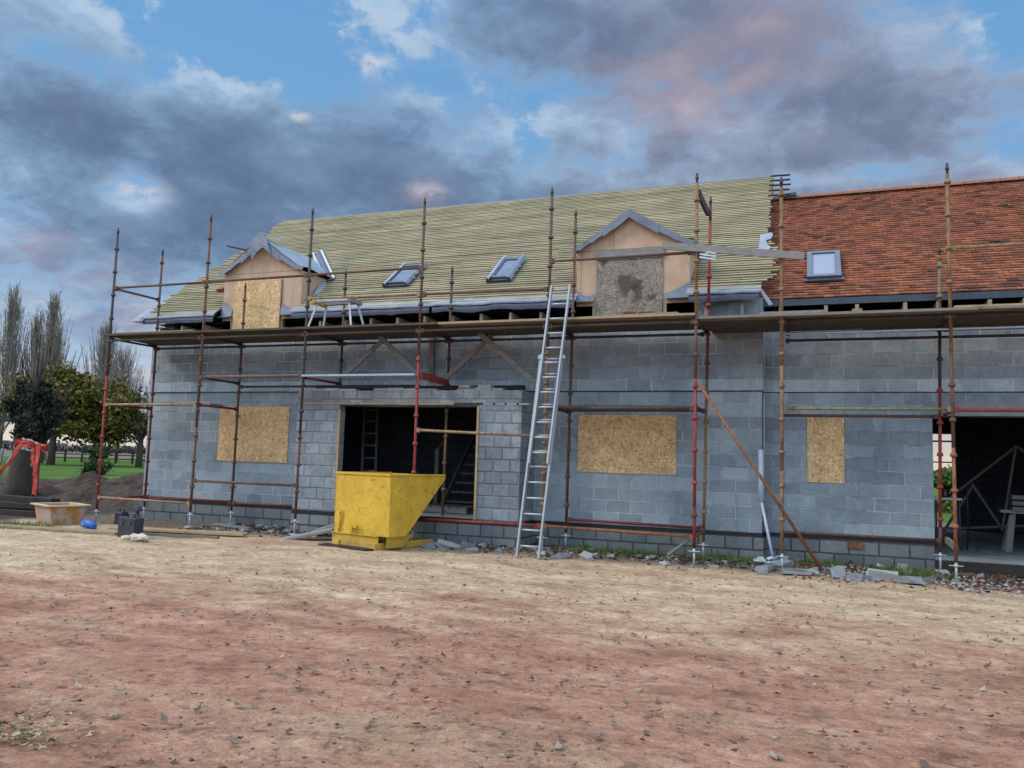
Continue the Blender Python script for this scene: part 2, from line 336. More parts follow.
# ------------------------------------------------------------------ ground
def hfun(x, y):
    h = .022 * mnoise.noise(Vector((x * .5, y * .8, 0))) + .012 * mnoise.noise(Vector((x * 1.7, y * 2.6, 3))) + .012 * mnoise.noise(Vector((x * 4, y * 5, 5))) + .008 * mnoise.noise(Vector((x * 11, y * 12, 9)))
    # wheel ruts running along the house
    for yc, a in ((-5.1, .03), (-6.9, .028), (-8.2, .02)):
        w = yc + .35 * math.sin(x * .23) ; h -= a * math.exp(-((y - w) / .16) ** 2) * (0.5 + .5 * mnoise.noise(Vector((x * .4, yc, 0))))
        h += a * .5 * math.exp(-((y - w - .3) / .14) ** 2)
    far = max(abs(x), abs(y)); 
    if far > 40: h = 0
    # rubble bank against the wall
    if -10.5 < x < 7 and -2.2 < y < .4: h += .05 * max(0, 1 - abs(y + .5) / 1.3) * (.6 + .8 * mnoise.noise(Vector((x * 1.3, y * 2, 1))))
    return h
def axis(lo, hi, step, far, grow=1.22):
    a = list(np.arange(lo, hi + 1e-6, step)); s = step; x = hi
    while x < far: s *= grow; x += s; a.append(x)
    s = step; x = lo; pre = []
    while x > -far: s *= grow; x -= s; pre.append(x)
    return pre[::-1] + a
xs = axis(-15.5, 5.5, .07, 3500); ys = axis(-12.5, .3, .055, 3500)
V = []
for y in ys:
    for x in xs:
        V.append((x, y, hfun(x, y) if (-32 < x < 12 and -14 < y < 3) else 0.))
V = np.array(V); nx = len(xs); ny = len(ys)
idx = np.arange(nx * ny).reshape(ny, nx)
F = np.stack([idx[:-1, :-1].ravel(), idx[:-1, 1:].ravel(), idx[1:, 1:].ravel(), idx[1:, :-1].ravel()], 1)
n = NB('ground_soil', .95, .1); v = n.co(); x, y, z = n.sep(v)
big = n.noise(n.map(v, (.45, .9, 1)), .55, 5, .6); mid = n.noise(n.map(v, (.8, 1.3, 1)), 1.5, 8, .72); fin = n.noise(v, 9, 8, .75); fin2 = n.noise(v, 45, 5, .7)
yy = n.math('ADD', n.math('ADD', y, n.math('MULTIPLY', n.math('SUBTRACT', big, .5), 7.)), n.math('MULTIPLY', n.math('SUBTRACT', mid, .5), 3.2))
sand = n.ramp(mid, [(.28, (.31, .215, .135)), (.42, (.43, .315, .205)), (.56, (.53, .405, .275)), (.72, (.64, .52, .37))])
red = n.ramp(mid, [(.25, (.18, .088, .058)), (.42, (.32, .165, .112)), (.56, (.42, .235, .162)), (.74, (.56, .36, .26))])
t = n.mr(n.math('ADD', yy, n.math('MULTIPLY', x, -.12)), -8.2, -3.6)
c = n.mix(t, red, sand)
# reddish patches to the right near the rubble, sandy patches further out
c = n.mix(n.mr(n.noise(n.map(v, (.3, .9, 1), loc=(4, 2, 0)), .9, 5, .6), .54, .68, 0, .55), c, n.mix(t, (.44, .32, .215), (.38, .205, .135)))
strk = n.noise(n.map(v, (.8, 1.4, 1), rot=(0, 0, .35)), .9, 8, .74)
c = n.mix(n.mr(strk, .56, .68, 0, .42), c, n.mix(1., c, (.5, .44, .42), 'MULTIPLY'))
c = n.mix(n.mr(strk, .42, .3, 0, .35), c, (.46, .38, .29))
dk = n.noise(n.map(v, (1, 1.35, 1)), 3.2, 9, .8)
c = n.mix(n.mr(dk, .53, .62, 0, .55), c, n.mix(t, (.07, .05, .042), (.15, .11, .08)))
spk = n.noise(n.map(v, (1, 1.3, 1)), 11, 6, .8)
c = n.mix(n.mr(spk, .555, .63, 0, .6), c, n.mix(1., c, (.42, .38, .36), 'MULTIPLY'))
c = n.mix(n.mr(spk, .455, .40, 0, .45), c, n.mix(1., c, (1.45, 1.45, 1.45), 'MULTIPLY'))
c = n.mix(1., c, n.ramp(fin, [(.3, (.66, .64, .63)), (.5, (1, 1, 1)), (.72, (1.22, 1.2, 1.18))]), 'MULTIPLY')
c = n.mix(1., c, n.ramp(fin2, [(.3, (.75, .74, .73)), (.7, (1.2, 1.2, 1.2))]), 'MULTIPLY')
c = n.mix(n.mr(n.noise(n.map(v, (1, 1.2, 1), loc=(9, 4, 0)), .8, 6, .65), .50, .66, 0, .5), c, n.mix(1., c, (.68, .60, .56), 'MULTIPLY'))
c = n.mix(1., c, (1.0, .965, .92), 'MULTIPLY')
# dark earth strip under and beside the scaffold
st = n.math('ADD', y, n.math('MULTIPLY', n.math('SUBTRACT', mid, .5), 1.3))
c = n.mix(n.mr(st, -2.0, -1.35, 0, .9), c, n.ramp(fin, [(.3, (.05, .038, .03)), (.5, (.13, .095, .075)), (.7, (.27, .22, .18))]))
# turned dark soil left of the house
sl = n.math('ADD', n.math('MULTIPLY', x, -1.), n.math('MULTIPLY', n.math('SUBTRACT', mid, .5), 2.))
lf = n.mr(sl, 14.3, 15.2); lf2 = n.mr(n.math('ADD', y, n.math('MULTIPLY', mid, 1.)), -2.6, -1.7)
c = n.mix(n.math('MULTIPLY', lf, lf2), c, n.ramp(mid, [(.3, (.035, .027, .022)), (.7, (.095, .072, .058))]))
# pasture beyond
far = n.math('MAXIMUM', n.mr(n.math('ADD', y, n.math('MULTIPLY', mid, 3.)), 15, 17), n.mr(sl, 42, 46))
gr = n.ramp(n.noise(v, .25, 6), [(.3, (.045, .09, .014)), (.6, (.08, .135, .024)), (.8, (.12, .15, .045))])
gr = n.mix(n.mr(n.math('ADD', n.math('MULTIPLY', y, .8), n.math('MULTIPLY', x, -.6)), 120, 135), gr, (.16, .13, .09))
c = n.mix(far, c, gr)
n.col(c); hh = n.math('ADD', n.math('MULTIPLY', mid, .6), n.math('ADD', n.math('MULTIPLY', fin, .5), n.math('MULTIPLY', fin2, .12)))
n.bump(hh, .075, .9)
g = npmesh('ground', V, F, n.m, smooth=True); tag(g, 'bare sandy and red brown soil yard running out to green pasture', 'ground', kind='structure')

# soil mounds left of the house
def mound(name, pts, mat, seed, label):
    X = np.arange(-30, -14.0, .14); Y = np.arange(2.0, 13.0, .14); V = []
    for y in Y:
        for x in X:
            h = -.25
            for (mx, my, mh, rx, ry) in pts: h = max(h, -.25 + (mh + .25) * math.exp(-((x - mx) / rx) ** 2 - ((y - my) / ry) ** 2))
            q = Vector((x, y, seed)); h += .2 * mnoise.noise(q * .9) * (h + .3) + .24 * mnoise.noise(q * 2.3) * (h + .3) + .09 * mnoise.noise(q * 6) * (h > -.1)
            V.append((x, y, h))
    nx = len(X); ny = len(Y); idx = np.arange(nx * ny).reshape(ny, nx)
    F = np.stack([idx[:-1, :-1].ravel(), idx[:-1, 1:].ravel(), idx[1:, 1:].ravel(), idx[1:, :-1].ravel()], 1)
    o = npmesh(name, V, F, mat, smooth=True); tag(o, label, 'soil', kind='structure')
n = NB('mound_soil', .95, .1); v = n.co()
c = n.ramp(n.noise(v, 1.3, 7, .7), [(.3, (.03, .023, .018)), (.5, (.07, .052, .042)), (.75, (.13, .10, .08))])
c = n.mix(1., c, n.ramp(n.noise(v, 9, 6, .7), [(.3, (.6, .6, .6)), (.7, (1.35, 1.3, 1.25))]), 'MULTIPLY'); n.col(c); n.bump(n.noise(v, 7, 7, .7), .08)
MT['msoil'] = n.m
mound('soil_mound', [(-27, 7.6, .32, 3, 1.6), (-24.3, 8.6, .45, 2.2, 1.6), (-21.5, 8.2, .60, 2.6, 1.5), (-18.5, 7.2, .66, 2.6, 1.6), (-16.5, 6, .56, 2, 1.6), (-19, 4.2, .42, 2.2, .9), (-23, 4.9, .34, 1.6, .9), (-16.6, 3.3, .45, 1.5, .9), (-20.6, 5.6, .5, 1.3, .8)], 'msoil', 2, 'dark heaps of dug soil beside the left end of the house')

# ------------------------------------------------------------------ HOUSE
SL = .768; CS = 1 / math.hypot(1, SL); SN = SL * CS      # roof slope
def roofz(y): return 4.54 + SL * (y + .25)
LX = -13.39
house = thing('block_house', 'unfinished grey blockwork house with bare battened roof, two boarded dormers and open porch', 'house', (-6.7, 2, 0))
win1 = (-11.37, -9.54, 1.34, 2.53); win2 = (-3.22, -1.435, 1.365, 2.415); dr = (-8.5, -4.35, .45, 2.55)
m = MB(); wallgrid(m, LX, 0, .45, 2.84, 0, .3, [win1, win2, dr]); m.build('front_wall', 'block', house)
m = MB(); wallgrid(m, LX, .022, 2.842, 4.08, -.022, .3, []); m.box(-1.12, .022, -.022, .3, 4.082, 4.45); uw = m.build('upper_wall', 'blockU', house)
B('damp_proof_course', 'dpc', house, (LX - .015, .018, -.02, .28, .385, .449))
B('plinth_wall', 'plinth', house, (LX - .03, .03, -.035, .28, -.3, .384))
B('tray_shadow_line', 'dpc', house, (LX - .01, .028, -.03, .2, 2.8405, 2.8415 + .012)) if False else B('tray_shadow_line', 'dpc', house, (LX - .01, -.001, -.032, -.0225, 2.832, 2.846), (.0, .03, -.032, .28, 2.830, 2.8405))  # black strip draws the shadow line at the tray under the upper wall
# gable ends, back wall, floor
for x0, x1 in ((LX, LX + .28), (-.3, -.02)):
    m = MB(); yr = 4.45
    P = [(x0, .302, .45), (x0, 9, .45), (x0, 9, 4.2), (x0, yr, 7.95), (x0, .302, 4.75)]
    Q = [(x1, p[1], p[2]) for p in P]
    m.poly(P + Q, [(4, 3, 2, 1, 0), (5, 6, 7, 8, 9)] + [(k, (k + 1) % 5, 5 + (k + 1) % 5, 5 + k) for k in range(5)])
    m.build('gable_wall', 'block', house)
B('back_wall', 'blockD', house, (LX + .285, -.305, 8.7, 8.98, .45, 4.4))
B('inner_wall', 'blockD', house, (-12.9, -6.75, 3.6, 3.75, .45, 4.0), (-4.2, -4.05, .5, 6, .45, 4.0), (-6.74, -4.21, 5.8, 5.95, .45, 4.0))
B('floor_slab', 'conc', house, (LX + .29, -.31, .31, 8.69, .2, .45))
B('upper_floor', 'darkw', house, (LX + .29, -.31, .31, 8.69, 3.3, 3.45))
w = B('window_board', 'osb', house, (win1[0] + .003, win1[1] - .003, -.012, .006, win1[2] + .003, win1[3] - .003)); w['label'] = 'wide OSB board over the left window'
w = B('window_board', 'osb', house, (win2[0] + .003, win2[1] - .003, -.012, .006, win2[2] + .003, win2[3] - .003)); w['label'] = 'OSB board over the window right of the ladder'

# main roof: membrane + battens
DORM = [(-11.47, -9.38), (-3.32, -1.2)]
def ledge(s):  # ragged right end of the battens by distance up the slope
    t = s / 5.93
    base = -.06 + .30 * math.exp(-((t - .13) / .10) ** 2) + .10 * math.exp(-((t - .30) / .06) ** 2) + .08 * (t > .2)
    return base
m = MB(); rs = R
nrow = 59
for k in range(nrow):
    s = .03 + k * .1; y = -.25 + s * CS; z = roofz(y) + .02
    xr = ledge(s) + rs.uniform(-.07, .07) * (1.4 if s < 2 else .6)
    xl = LX - .03 - .2 * max(0, 1 - s / .8) * 0 - .12 * math.sin(s * 1.1) + rs.uniform(-.09, .09)
    if k >= nrow - 6: xr = .03
    spans = [(xl, xr)]
    if y < -.01:
        for a, b in DORM:
            ns = []
            for p, q in spans:
                if a > p and b < q: ns += [(p, a), (b, q)]
                else: ns.append((p, q))
            spans = ns
    for p, q in spans:
        x = p
        while x < q - .05:
            ln = rs.choice([2.4, 3.0, 3.6, 4.2]) * rs.uniform(.5, 1) ; x2 = min(q, x + ln)
            if q - x2 < .4: x2 = q
            dz1 = rs.uniform(-.012, .012); dz2 = rs.uniform(-.012, .012)
            a = Vector((x, y + dz1 * CS, z + dz1 * SN)); b = Vector((x2 - .004, y + dz2 * CS, z + dz2 * SN))
            m.bar(a, b, .05, .024, up=(0, -SN, CS)); x = x2
m.build('roof_battens', 'batten', house)
# batten ends that stick out past the verge above the tiled roof
for k in range(5):
    s = 5.93 - .02 - k * .33; y = -.25 + s * CS; z = roofz(y) + .045; m = MB()
    m.bar((-.06, y, z), (.40 - rs.uniform(0, .04), y, z - .01), .04, .03, up=(0, -SN, CS)); m.build('roof_batten', 'darkw', house)
m = MB(); th = .012
def slopeslab(m, x0, x1, y0, y1, zf, t=.01):
    P = [(x0, y0, zf(y0)), (x1, y0, zf(y0)), (x1, y1, zf(y1)), (x0, y1, zf(y1))]
    Q = [(a, b, c - t) for a, b, c in P]
    m.poly(P + Q, [(0, 1, 2, 3), (7, 6, 5, 4), (0, 4, 5, 1), (1, 5, 6, 2), (2, 6, 7, 3), (3, 7, 4, 0)])
slopeslab(m, LX - .02, -.02, .0, 4.45, roofz)
for a, b in ((LX - .02, DORM[0][0]), (DORM[0][1], DORM[1][0]), (DORM[1][1], -.02)): slopeslab(m, a, b, -.25, .0, roofz)
slopeslab(m, LX - .02, -.02, 4.45, 9.2, lambda y: roofz(4.45) - SL * (y - 4.45))
m.build('roof_membrane', 'feltU', house)
# loose membrane at the eaves: wavy strips hanging over the fascia
def drape(m, x0, x1, ytop, ztop, drop, amp, seed, out=.05, nx=None, lift=0.03):
    nx = nx or max(4, int((x1 - x0) / .14)); P = []; rr = random.Random(seed)
    prof = [(.10, .10 * SL + lift), (.04, .04 * SL + lift), (-.03, 0.0), (-.03 - out * .2, -drop * .5), (-.03, -drop)]
    for i in range(nx + 1):
        x = x0 + (x1 - x0) * i / nx; w = mnoise.noise(Vector((x * 1.6, seed, 0))) + .5 * mnoise.noise(Vector((x * 5, seed, 3)))
        for j, (dy, dz) in enumerate(prof):
            k = (0, .2, .6, 1, 1)[j]
            P.append((x, ytop + dy - k * amp * .4 * abs(w), ztop + dz + (k * amp * w * .7)))
    n = len(prof)
    m.poly(P, [(i * n + j, (i + 1) * n + j, (i + 1) * n + j + 1, i * n + j + 1) for i in range(nx) for j in range(n - 1)], True)
for seed, (a, b) in enumerate(((LX - .15, DORM[0][0] + .0), (DORM[0][1] - .1, -6.2), (-6.2, DORM[1][0] + .08), (DORM[1][1] - .04, .0))):
    m = MB(); drape(m, a, b, -.25, 4.54, .05, .035, seed + 3); m.build('eaves_membrane', 'feltL', house)
    m = MB(); drape(m, a + .03, b - .03, -.235, 4.49, .12, .06, seed + 13, lift=-.03); m.build('eaves_lining', 'feltD', house)
m = MB(); slopeslab(m, LX - .40, LX - .05, -.32, .30, lambda y: roofz(y) - .03, .006); m.poly([(LX - .40, -.32, 4.43), (LX - .05, -.34, 4.44), (LX - .05, -.30, 4.38), (LX - .50, -.36, 4.36)], [(0, 1, 2, 3)]); m.build('verge_membrane', 'feltL', house)
m = MB(); m.poly([(-.03, -.27, 4.55), (.02, -.28, 4.55), (.20, -.31, 4.27), (.13, -.31, 4.25)], [(0, 1, 2, 3), (3, 2, 1, 0)]); m.build('verge_strip', 'feltL', house)
m = MB()
P = [];
for j in range(9):
    t = j / 8; s = 1.5 + t * .85; y = -.25 + s * CS; w = .10 * math.sin(t * 9) ; P += [(-.12 , y, roofz(y) + .055), (.06 + w * .6, y, roofz(y) + .07 + .03 * math.sin(t * 15))]
m.poly(P, [(2 * j, 2 * j + 1, 2 * j + 3, 2 * j + 2) for j in range(8)], True); m.build('torn_membrane', 'feltL', house)
# rafter feet
for k in range(22):
    x = LX + .35 + k * .605
    if any(a - .05 < x < b + .05 for a, b in DORM): continue
    MB().box(x, x + .05, -.2, .55, 4.085, 4.30 + rs.uniform(0, .03)).build('rafter_foot', 'plank' if k % 3 else 'truss', house)
B('soffit_board', 'darkw', house, (LX + .05, DORM[0][0] - .05, .05, .5, 4.40, 4.42), (DORM[0][1] + .05, DORM[1][0] - .05, .05, .5, 4.40, 4.42))
# ridge
m = MB(); m.tube([(LX - .02, 4.45, roofz(4.45) - .0), (-.02, 4.45, roofz(4.45) - .0)], .035, 6); m.build('ridge_board', 'greyw', house)

def dormer(xl, xr, xc, zb, ze, za, board, bmat, bz, label):
    fy = -.03
    D = MB(); P = [(xl, fy, zb), (xr, fy, zb), (xr, fy, ze), (xc, fy, za), (xl, fy, ze)]
    Q = [(a, fy + .02, c) for a, _, c in P]
    D.poly(P + Q, [(0, 1, 2, 3, 4), (9, 8, 7, 6, 5)] + [(k, 5 + k, 5 + (k + 1) % 5, (k + 1) % 5) for k in range(5)])
    d = D.build('dormer', 'ply', house); d['label'] = label
    # jambs down to the wall head, board
    B('jamb', 'ply' if bmat == 'osb' else 'pine', d, (board[0] - .07, board[0] - .005, fy, fy + .08, 4.08, zb - .002)); B('jamb', 'pine', d, (board[1] + .005, board[1] + .07, fy, fy + .08, 4.08, zb - .002))
    B('board', bmat, d, (board[0], board[1], fy - .022, fy - .004, bz[0], bz[1]))
    if bmat == 'osb': B('joint_strip', 'truss', d, (board[1] + .001, board[1] + .024, fy - .03, fy - .003, bz[0], bz[1] - .01)); B('joint_strip', 'truss', d, (board[0] - .028, board[0] - .006, fy - .02, fy - .003, bz[0], 4.6))
    else: B('board', 'greyw', d, (board[0], board[1] + .03, fy - .045, fy - .024, bz[1] - .17, bz[1]))
    yr = (za + .03 - 4.54) / SL - .25; ye = (ze - 4.54) / SL - .25
    # cheeks
    for s, x in ((-1, xl), (1, xr)):
        c = MB(); x2 = x - s * .02; A = [(x, fy + .022, ze), (x, ye, ze), (x, fy + .022, roofz(fy))]; A2 = [(x2, p[1], p[2]) for p in A]
        c.poly(A + A2, [(0, 1, 2), (5, 4, 3), (0, 3, 4, 1), (1, 4, 5, 2), (2, 5, 3, 0)]); c.build('cheek', 'ply', d)
    # roof slopes with crumpled membrane
    for s, xe, ov in ((-1, xl, -.10), (1, xr, .10)):
        g = MB(); nu, nv = 14, 12; P = []
        for i in range(nu + 1):
            t = i / nu
            for j in range(nv + 1):
                q = j / nv; x = xc + (xe + ov - xc) * t; z = za + .03 + (ze - .03 - za) * t
                yb = -.14; yt = yr + (ye - yr) * t + .06; y = yb + (yt - yb) * q
                w = mnoise.noise(Vector((x * 3, y * 2.2, xc))) * .035 * (.3 + t)
                P.append((x, y, z + w + (.0 if t < .85 else .06 * (t - .85) / .15)))
        g.poly(P, [(i * (nv + 1) + j, (i + 1) * (nv + 1) + j, (i + 1) * (nv + 1) + j + 1, i * (nv + 1) + j + 1) for i in range(nu) for j in range(nv)], True)
        g.build('dormer_roof', 'feltL' if s > 0 and bmat == 'osb' else 'felt', d)
        # hanging verge strip on the front, in two lapped lengths
        for (t0, t1, w0, w1, yo) in ((0, .46, .15, .17, -.155), (.40, 1.0, .13, .085, -.148)):
            e = MB(); P = []
            for i in range(9):
                t = t0 + (t1 - t0) * i / 8; x = xc + (xe + ov - xc) * t; z = za + .035 + (ze - .03 - za) * t + (.0 if t < .85 else .06 * (t - .85) / .15)
                cur = .035 * math.sin(t * PI) * (1 if bmat == 'osb' else .0)
                wd = w0 + (w1 - w0) * i / 8 + .02 * mnoise.noise(Vector((t * 9, xc, s)))
                P += [(x, yo, z - cur), (x - s * .02, yo - .012, z - wd - cur)]
            fs = [(2 * i, 2 * i + 1, 2 * i + 3, 2 * i + 2) for i in range(8)]
            e.poly(P, fs, True); e.build('verge_flashing', 'felt', d)
    # crumpled lead at the foot of each side
    for x0, x1, hh in ((xl - .02, board[0] - .03, .26), (board[1] + .03, xr + .02, .24)):
        e = MB(); P = []
        for i in range(8):
            t = i / 7; x = x0 + (x1 - x0) * t; h = hh * (.55 + .45 * math.sin(t * 2.6 + x0))
            P += [(x, fy - .012 - .02 * abs(mnoise.noise(Vector((x * 9, 1, 1)))), zb + .16 + h), (x, fy - .04, zb + .1), (x, -.2, zb + .055)]
        e.poly(P, [(3 * i + j, 3 * i + j + 1, 3 * (i + 1) + j + 1, 3 * (i + 1) + j) for i in range(7) for j in range(2)], True); e.build('flashing', 'felt', d)
    return d
d1 = dormer(-11.45, -9.40, -10.44, 4.42, 5.45, 6.20, (-11.15, -9.92), 'osb', (4.06, 5.29), 'left dormer with yellow OSB board and ragged membrane verges')
d2 = dormer(-3.30, -1.22, -2.30, 4.42, 5.44, 6.14, (-2.92, -1.70), 'osbold', (4.0, 5.44), 'right dormer with mouldy grey board')
# peaked cap of membrane and valley liner on the left dormer
m = MB(); m.poly([(-10.72, -.19, 6.05), (-10.47, -.21, 6.34), (-10.30, -.2, 6.25), (-10.12, -.19, 5.80), (-10.34, -.2, 5.98), (-10.5, -.2, 5.88), (-10.62, -.2, 5.7), (-10.47, .4, 6.37), (-10.35, .9, 6.38)], [(0, 6, 5, 1), (1, 5, 4, 2), (2, 4, 3), (1, 2, 8, 7)], True); m.build('membrane_cap', 'felt', d1)
m = MB(); m.tube([(-11.05, -.5, 5.98), (-10.75, -.05, 5.95)], .02, 6); m.build('tube_stub', 't_brown', d1)
def valley(a, b, w):
    a = Vector(a); b = Vector(b); d = (b - a).normalized(); nrm = Vector((0, -SN, CS)); sd = d.cross(nrm).normalized()
    for off, ww, mt, lift in ((0, w * .34, 'wframe', .02), (-w * .42, w * .2, 'grp', .05), (w * .42, w * .2, 'grp', .05), (-w * .22, w * .14, 'wdark', .03)):
        m = MB(); m.bar(a + sd * off + nrm * lift, b + sd * off + nrm * lift, ww, .02, up=nrm); m.build('valley_liner', mt, d1)
valley((-10.66, 2.28, 6.50), (-9.28, .82, 5.40), .26)
m = MB(); m.poly([(-10.45, 1.9, 6.36), (-9.55, .9, 5.52), (-9.40, .60, 5.3), (-9.25, .2, 4.95), (-9.2, .5, 5.12), (-9.38, .86, 5.44)], [(0, 1, 2, 3, 4, 5)]); m.build('valley_membrane', 'feltL', d1)

def skylight(parent, x0, x1, y0, y1, zf, fmat, pmat, fw, label, film=0):
    nrm = Vector((0, -SN, CS))
    def bx(a, b, c, d_, t, lift, name, mat, par):
        m = MB(); P = []
        for tt in (lift, lift + t):
            for (x, y) in ((a, c), (b, c), (b, d_), (a, d_)): P.append(Vector((x, y, zf(y))) + nrm * tt)
        m.poly(P, [(0, 3, 2, 1), (4, 5, 6, 7), (0, 1, 5, 4), (1, 2, 6, 5), (2, 3, 7, 6), (3, 0, 4, 7)]); return m.build(name, mat, par)
    m = MB(); fy = fw * CS
    for (a, b, c, d_) in ((x0, x1, y0, y0 + fy), (x0, x1, y1 - fy, y1), (x0, x0 + fw, y0 + fy, y1 - fy), (x1 - fw, x1, y0 + fy, y1 - fy)):
        P = []
        for tt in (.0, .10):
            for (x, y) in ((a, c), (b, c), (b, d_), (a, d_)): P.append(Vector((x, y, zf(y))) + nrm * tt)
        m.poly(P, [(0, 3, 2, 1), (4, 5, 6, 7), (0, 1, 5, 4), (1, 2, 6, 5), (2, 3, 7, 6), (3, 0, 4, 7)])
    o = m.build('skylight', fmat, parent); o['label'] = label
    bx(x0 + fw + .002, x1 - fw - .002, y0 + fy + .002, y1 - fy - .002, .02, .05, 'pane', pmat, o)
    bx(x0 - .05, x1 + .05, y0 - .06, y0 - .004, .035, .02, 'apron_flashing', 'wdark', o)
    if film:
        # loose protective film bunched around the frame
        for sx, xx in ((-1, x0), (1, x1)):
            g = MB(); P = []
            for i in range(13):
                y = y0 - .06 + (y1 - y0 + .14) * i / 12; w = .05 + .05 * mnoise.noise(Vector((i * .9, xx, 0)))
                for j, (dx, l) in enumerate(((-.045 * sx, .115), (.02 * sx, .12), (w * sx, .04 + .05 * abs(mnoise.noise(Vector((i * 1.3, xx, 4)))))) ):
                    P.append(Vector((xx + dx, y, zf(y))) + nrm * l)
            g.poly(P, [(3 * i + j, 3 * i + j + 1, 3 * i + j + 4, 3 * i + j + 3) for i in range(12) for j in range(2)], True); g.build('protective_film', 'feltL' if sx < 0 else 'felt', o)
    return o
skylight(house, -7.62, -7.12, .46, 1.18, lambda y: roofz(y) + .03, 'wframe', 'paneF', .06, 'left film covered skylight', 1)
skylight(house, -5.26, -4.82, .44, 1.20, lambda y: roofz(y) + .03, 'wframe', 'paneF', .08, 'skylight with loose grey film between ladder and left skylight', 1)

# porch
pf = -.8; PX0, PX1 = -8.78, -4.05; O0, O1 = -7.82, -4.87
m = MB(); m.box(PX0, O0, pf, pf + .22, .45, 2.52); m.box(PX0, PX0 + .22, pf + .2201, -.001, .45, 2.52); m.build('porch_wall', 'blockP', house)
m = MB(); m.box(O1, PX1, pf, pf + .22, .45, 2.52); m.box(PX1 - .22, PX1, pf + .2201, -.001, .45, 2.52); pw = m.build('porch_wall', 'blockP', house)
B('lintel', 'blockP', pw, (PX0, PX1, pf - .002, pf + .218, 2.56, 2.79)); B('lintel_bearer', 'plank', pw, (PX0 + .12, O1 - .5, pf - .01, pf + .2, 2.522, 2.558))
B('lintel', 'lintel', pw, (PX1 - .22, PX1 + .002, pf + .22, -.024, 2.522, 2.79), (PX0, PX0 + .2, pf + .22, -.024, 2.522, 2.79))
m = MB()
x = PX0 + .02
while x < PX1 - .1:
    w_ = rs.uniform(.2, .44)
    if rs.random() < .8: m.box(x, min(x + w_, PX1), pf + rs.uniform(0, .01), pf + .2, 2.792, 2.835 + rs.uniform(-.012, .01))
    x += w_ + .012
for a, b in ((-5.3, -5.08), (-4.92, -4.66)): m.box(a, b, pf + .02, pf + .2, 2.84, 2.89)
m.build('block_slip', 'rubT', pw)
m = MB()
for k in range(4): m.box(O1 + .08 + k * .23, O1 + .27 + k * .23, pf - .006, pf + .2, 2.525, 2.556)
m.build('block_slip', 'rubT', pw)
B('door_frame', 'plank', house, (O0 - .005, O0 + .045, pf - .03, pf + .02, .47, 2.42)); B('door_frame', 'pine', house, (O1 - .03, O1 + .012, pf - .02, pf + .08, .46, 2.50))
B('porch_plinth', 'plinth', house, (PX0 - .02, PX1 + .02, pf - .02, -.037, -.3, .37)); B('damp_proof_course', 'dpc', house, (PX0 - .005, PX1 + .01, pf - .012, -.022, .372, .448))
B('floor_slab', 'conc', house, (O0, O1, pf + .23, .305, .449, .452))
# roof timbers over the porch
def beam(name, a, b, w, h, mat, par=house): m = MB(); m.bar(a, b, w, h, up=(0, -1, 0)); return m.build(name, mat, par)
beam('porch_rafter', (-7.98, -.42, 3.14), (-6.98, -.42, 3.97), .09, .045, 'greyw'); beam('porch_rafter', (-7.22, -.47, 3.93), (-6.28, -.47, 3.10), .09, .045, 'greyw')
beam('porch_rafter', (-5.82, -.40, 3.0), (-4.83, -.40, 3.86), .09, .045, 'truss'); beam('porch_rafter', (-5.12, -.45, 3.95), (-3.80, -.45, 2.86), .10, .05, 'greyw')
beam('prop_post', (-6.20, -.08, 3.02), (-6.24, -.08, 4.0), .09, .05, 'truss')
B('porch_bearer', 'darkw', house, (-8.6, -4.2, -.3, -.2, 2.85, 2.93), (-8.5, -6.2, -.62, -.55, 2.85, 2.92))

# ------------------------------------------------------------------ WING
WY = .3; WX1 = 8.0
def wz(y): return 4.42 + SL * (y - .05)
wing = thing('tiled_wing', 'blockwork wing with red clay tiled roof and wide dark opening', 'building', (4, 3, 0))
ww = (.715, 1.305, 1.32, 2.415)
m = MB(); wallgrid(m, .0, WX1, .45, 4.1, WY, WY + .3, [ww, (2.62, 6.4, .45, 2.46)]); m.build('front_wall', 'block', wing)
B('lintel', 'lintel', wing, (2.5, 6.6, WY - .012, WY - .002, 2.462, 2.68))
B('damp_proof_course', 'dpc', wing, (.032, 2.61, WY - .02, WY + .28, .40, .449)); B('plinth_wall', 'plinth', wing, (.035, 2.61, WY - .03, WY + .28, -.3, .399))
B('tray_shadow_line', 'dpc', wing, (.034, 6.5, WY - .014, WY - .003, 2.834, 2.848))  # the wing's shadow line, drawn as a black strip too
B('air_brick', 't_orange', wing, (1.33, 1.56, WY - .06, WY - .032, .27, .37))
B('window_board', 'osb', wing, (ww[0] + .003, ww[1] - .003, WY - .012, WY + .006, ww[2] + .003, ww[3] - .003))
B('floor_slab', 'conc', wing, (2.612, 7.7, WY - .02, 7.5, -.05, .22), (.3, 2.611, WY + .3, 7.5, -.05, .22)); B('threshold_board', 'darkw', wing, (2.62, 6.4, WY - .07, WY - .022, .03, .17))
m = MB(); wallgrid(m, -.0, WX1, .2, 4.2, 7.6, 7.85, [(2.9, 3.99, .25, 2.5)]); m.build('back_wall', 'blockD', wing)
m = MB()
P = [(7.7, .6, .2), (7.7, 7.6, .2), (7.7, 7.6, 4.4), (7.7, 4.0, 7.2), (7.7, .6, 4.6)]; Q = [(8.0, p[1], p[2]) for p in P]
m.poly(P + Q, [(4, 3, 2, 1, 0), (5, 6, 7, 8, 9)] + [(k, (k + 1) % 5, 5 + (k + 1) % 5, 5 + k) for k in range(5)]); m.build('gable_wall', 'block', wing)
B('ceiling_joist', 'darkw', wing, (-.01, 7.7, .61, 7.6, 3.0, 3.15))
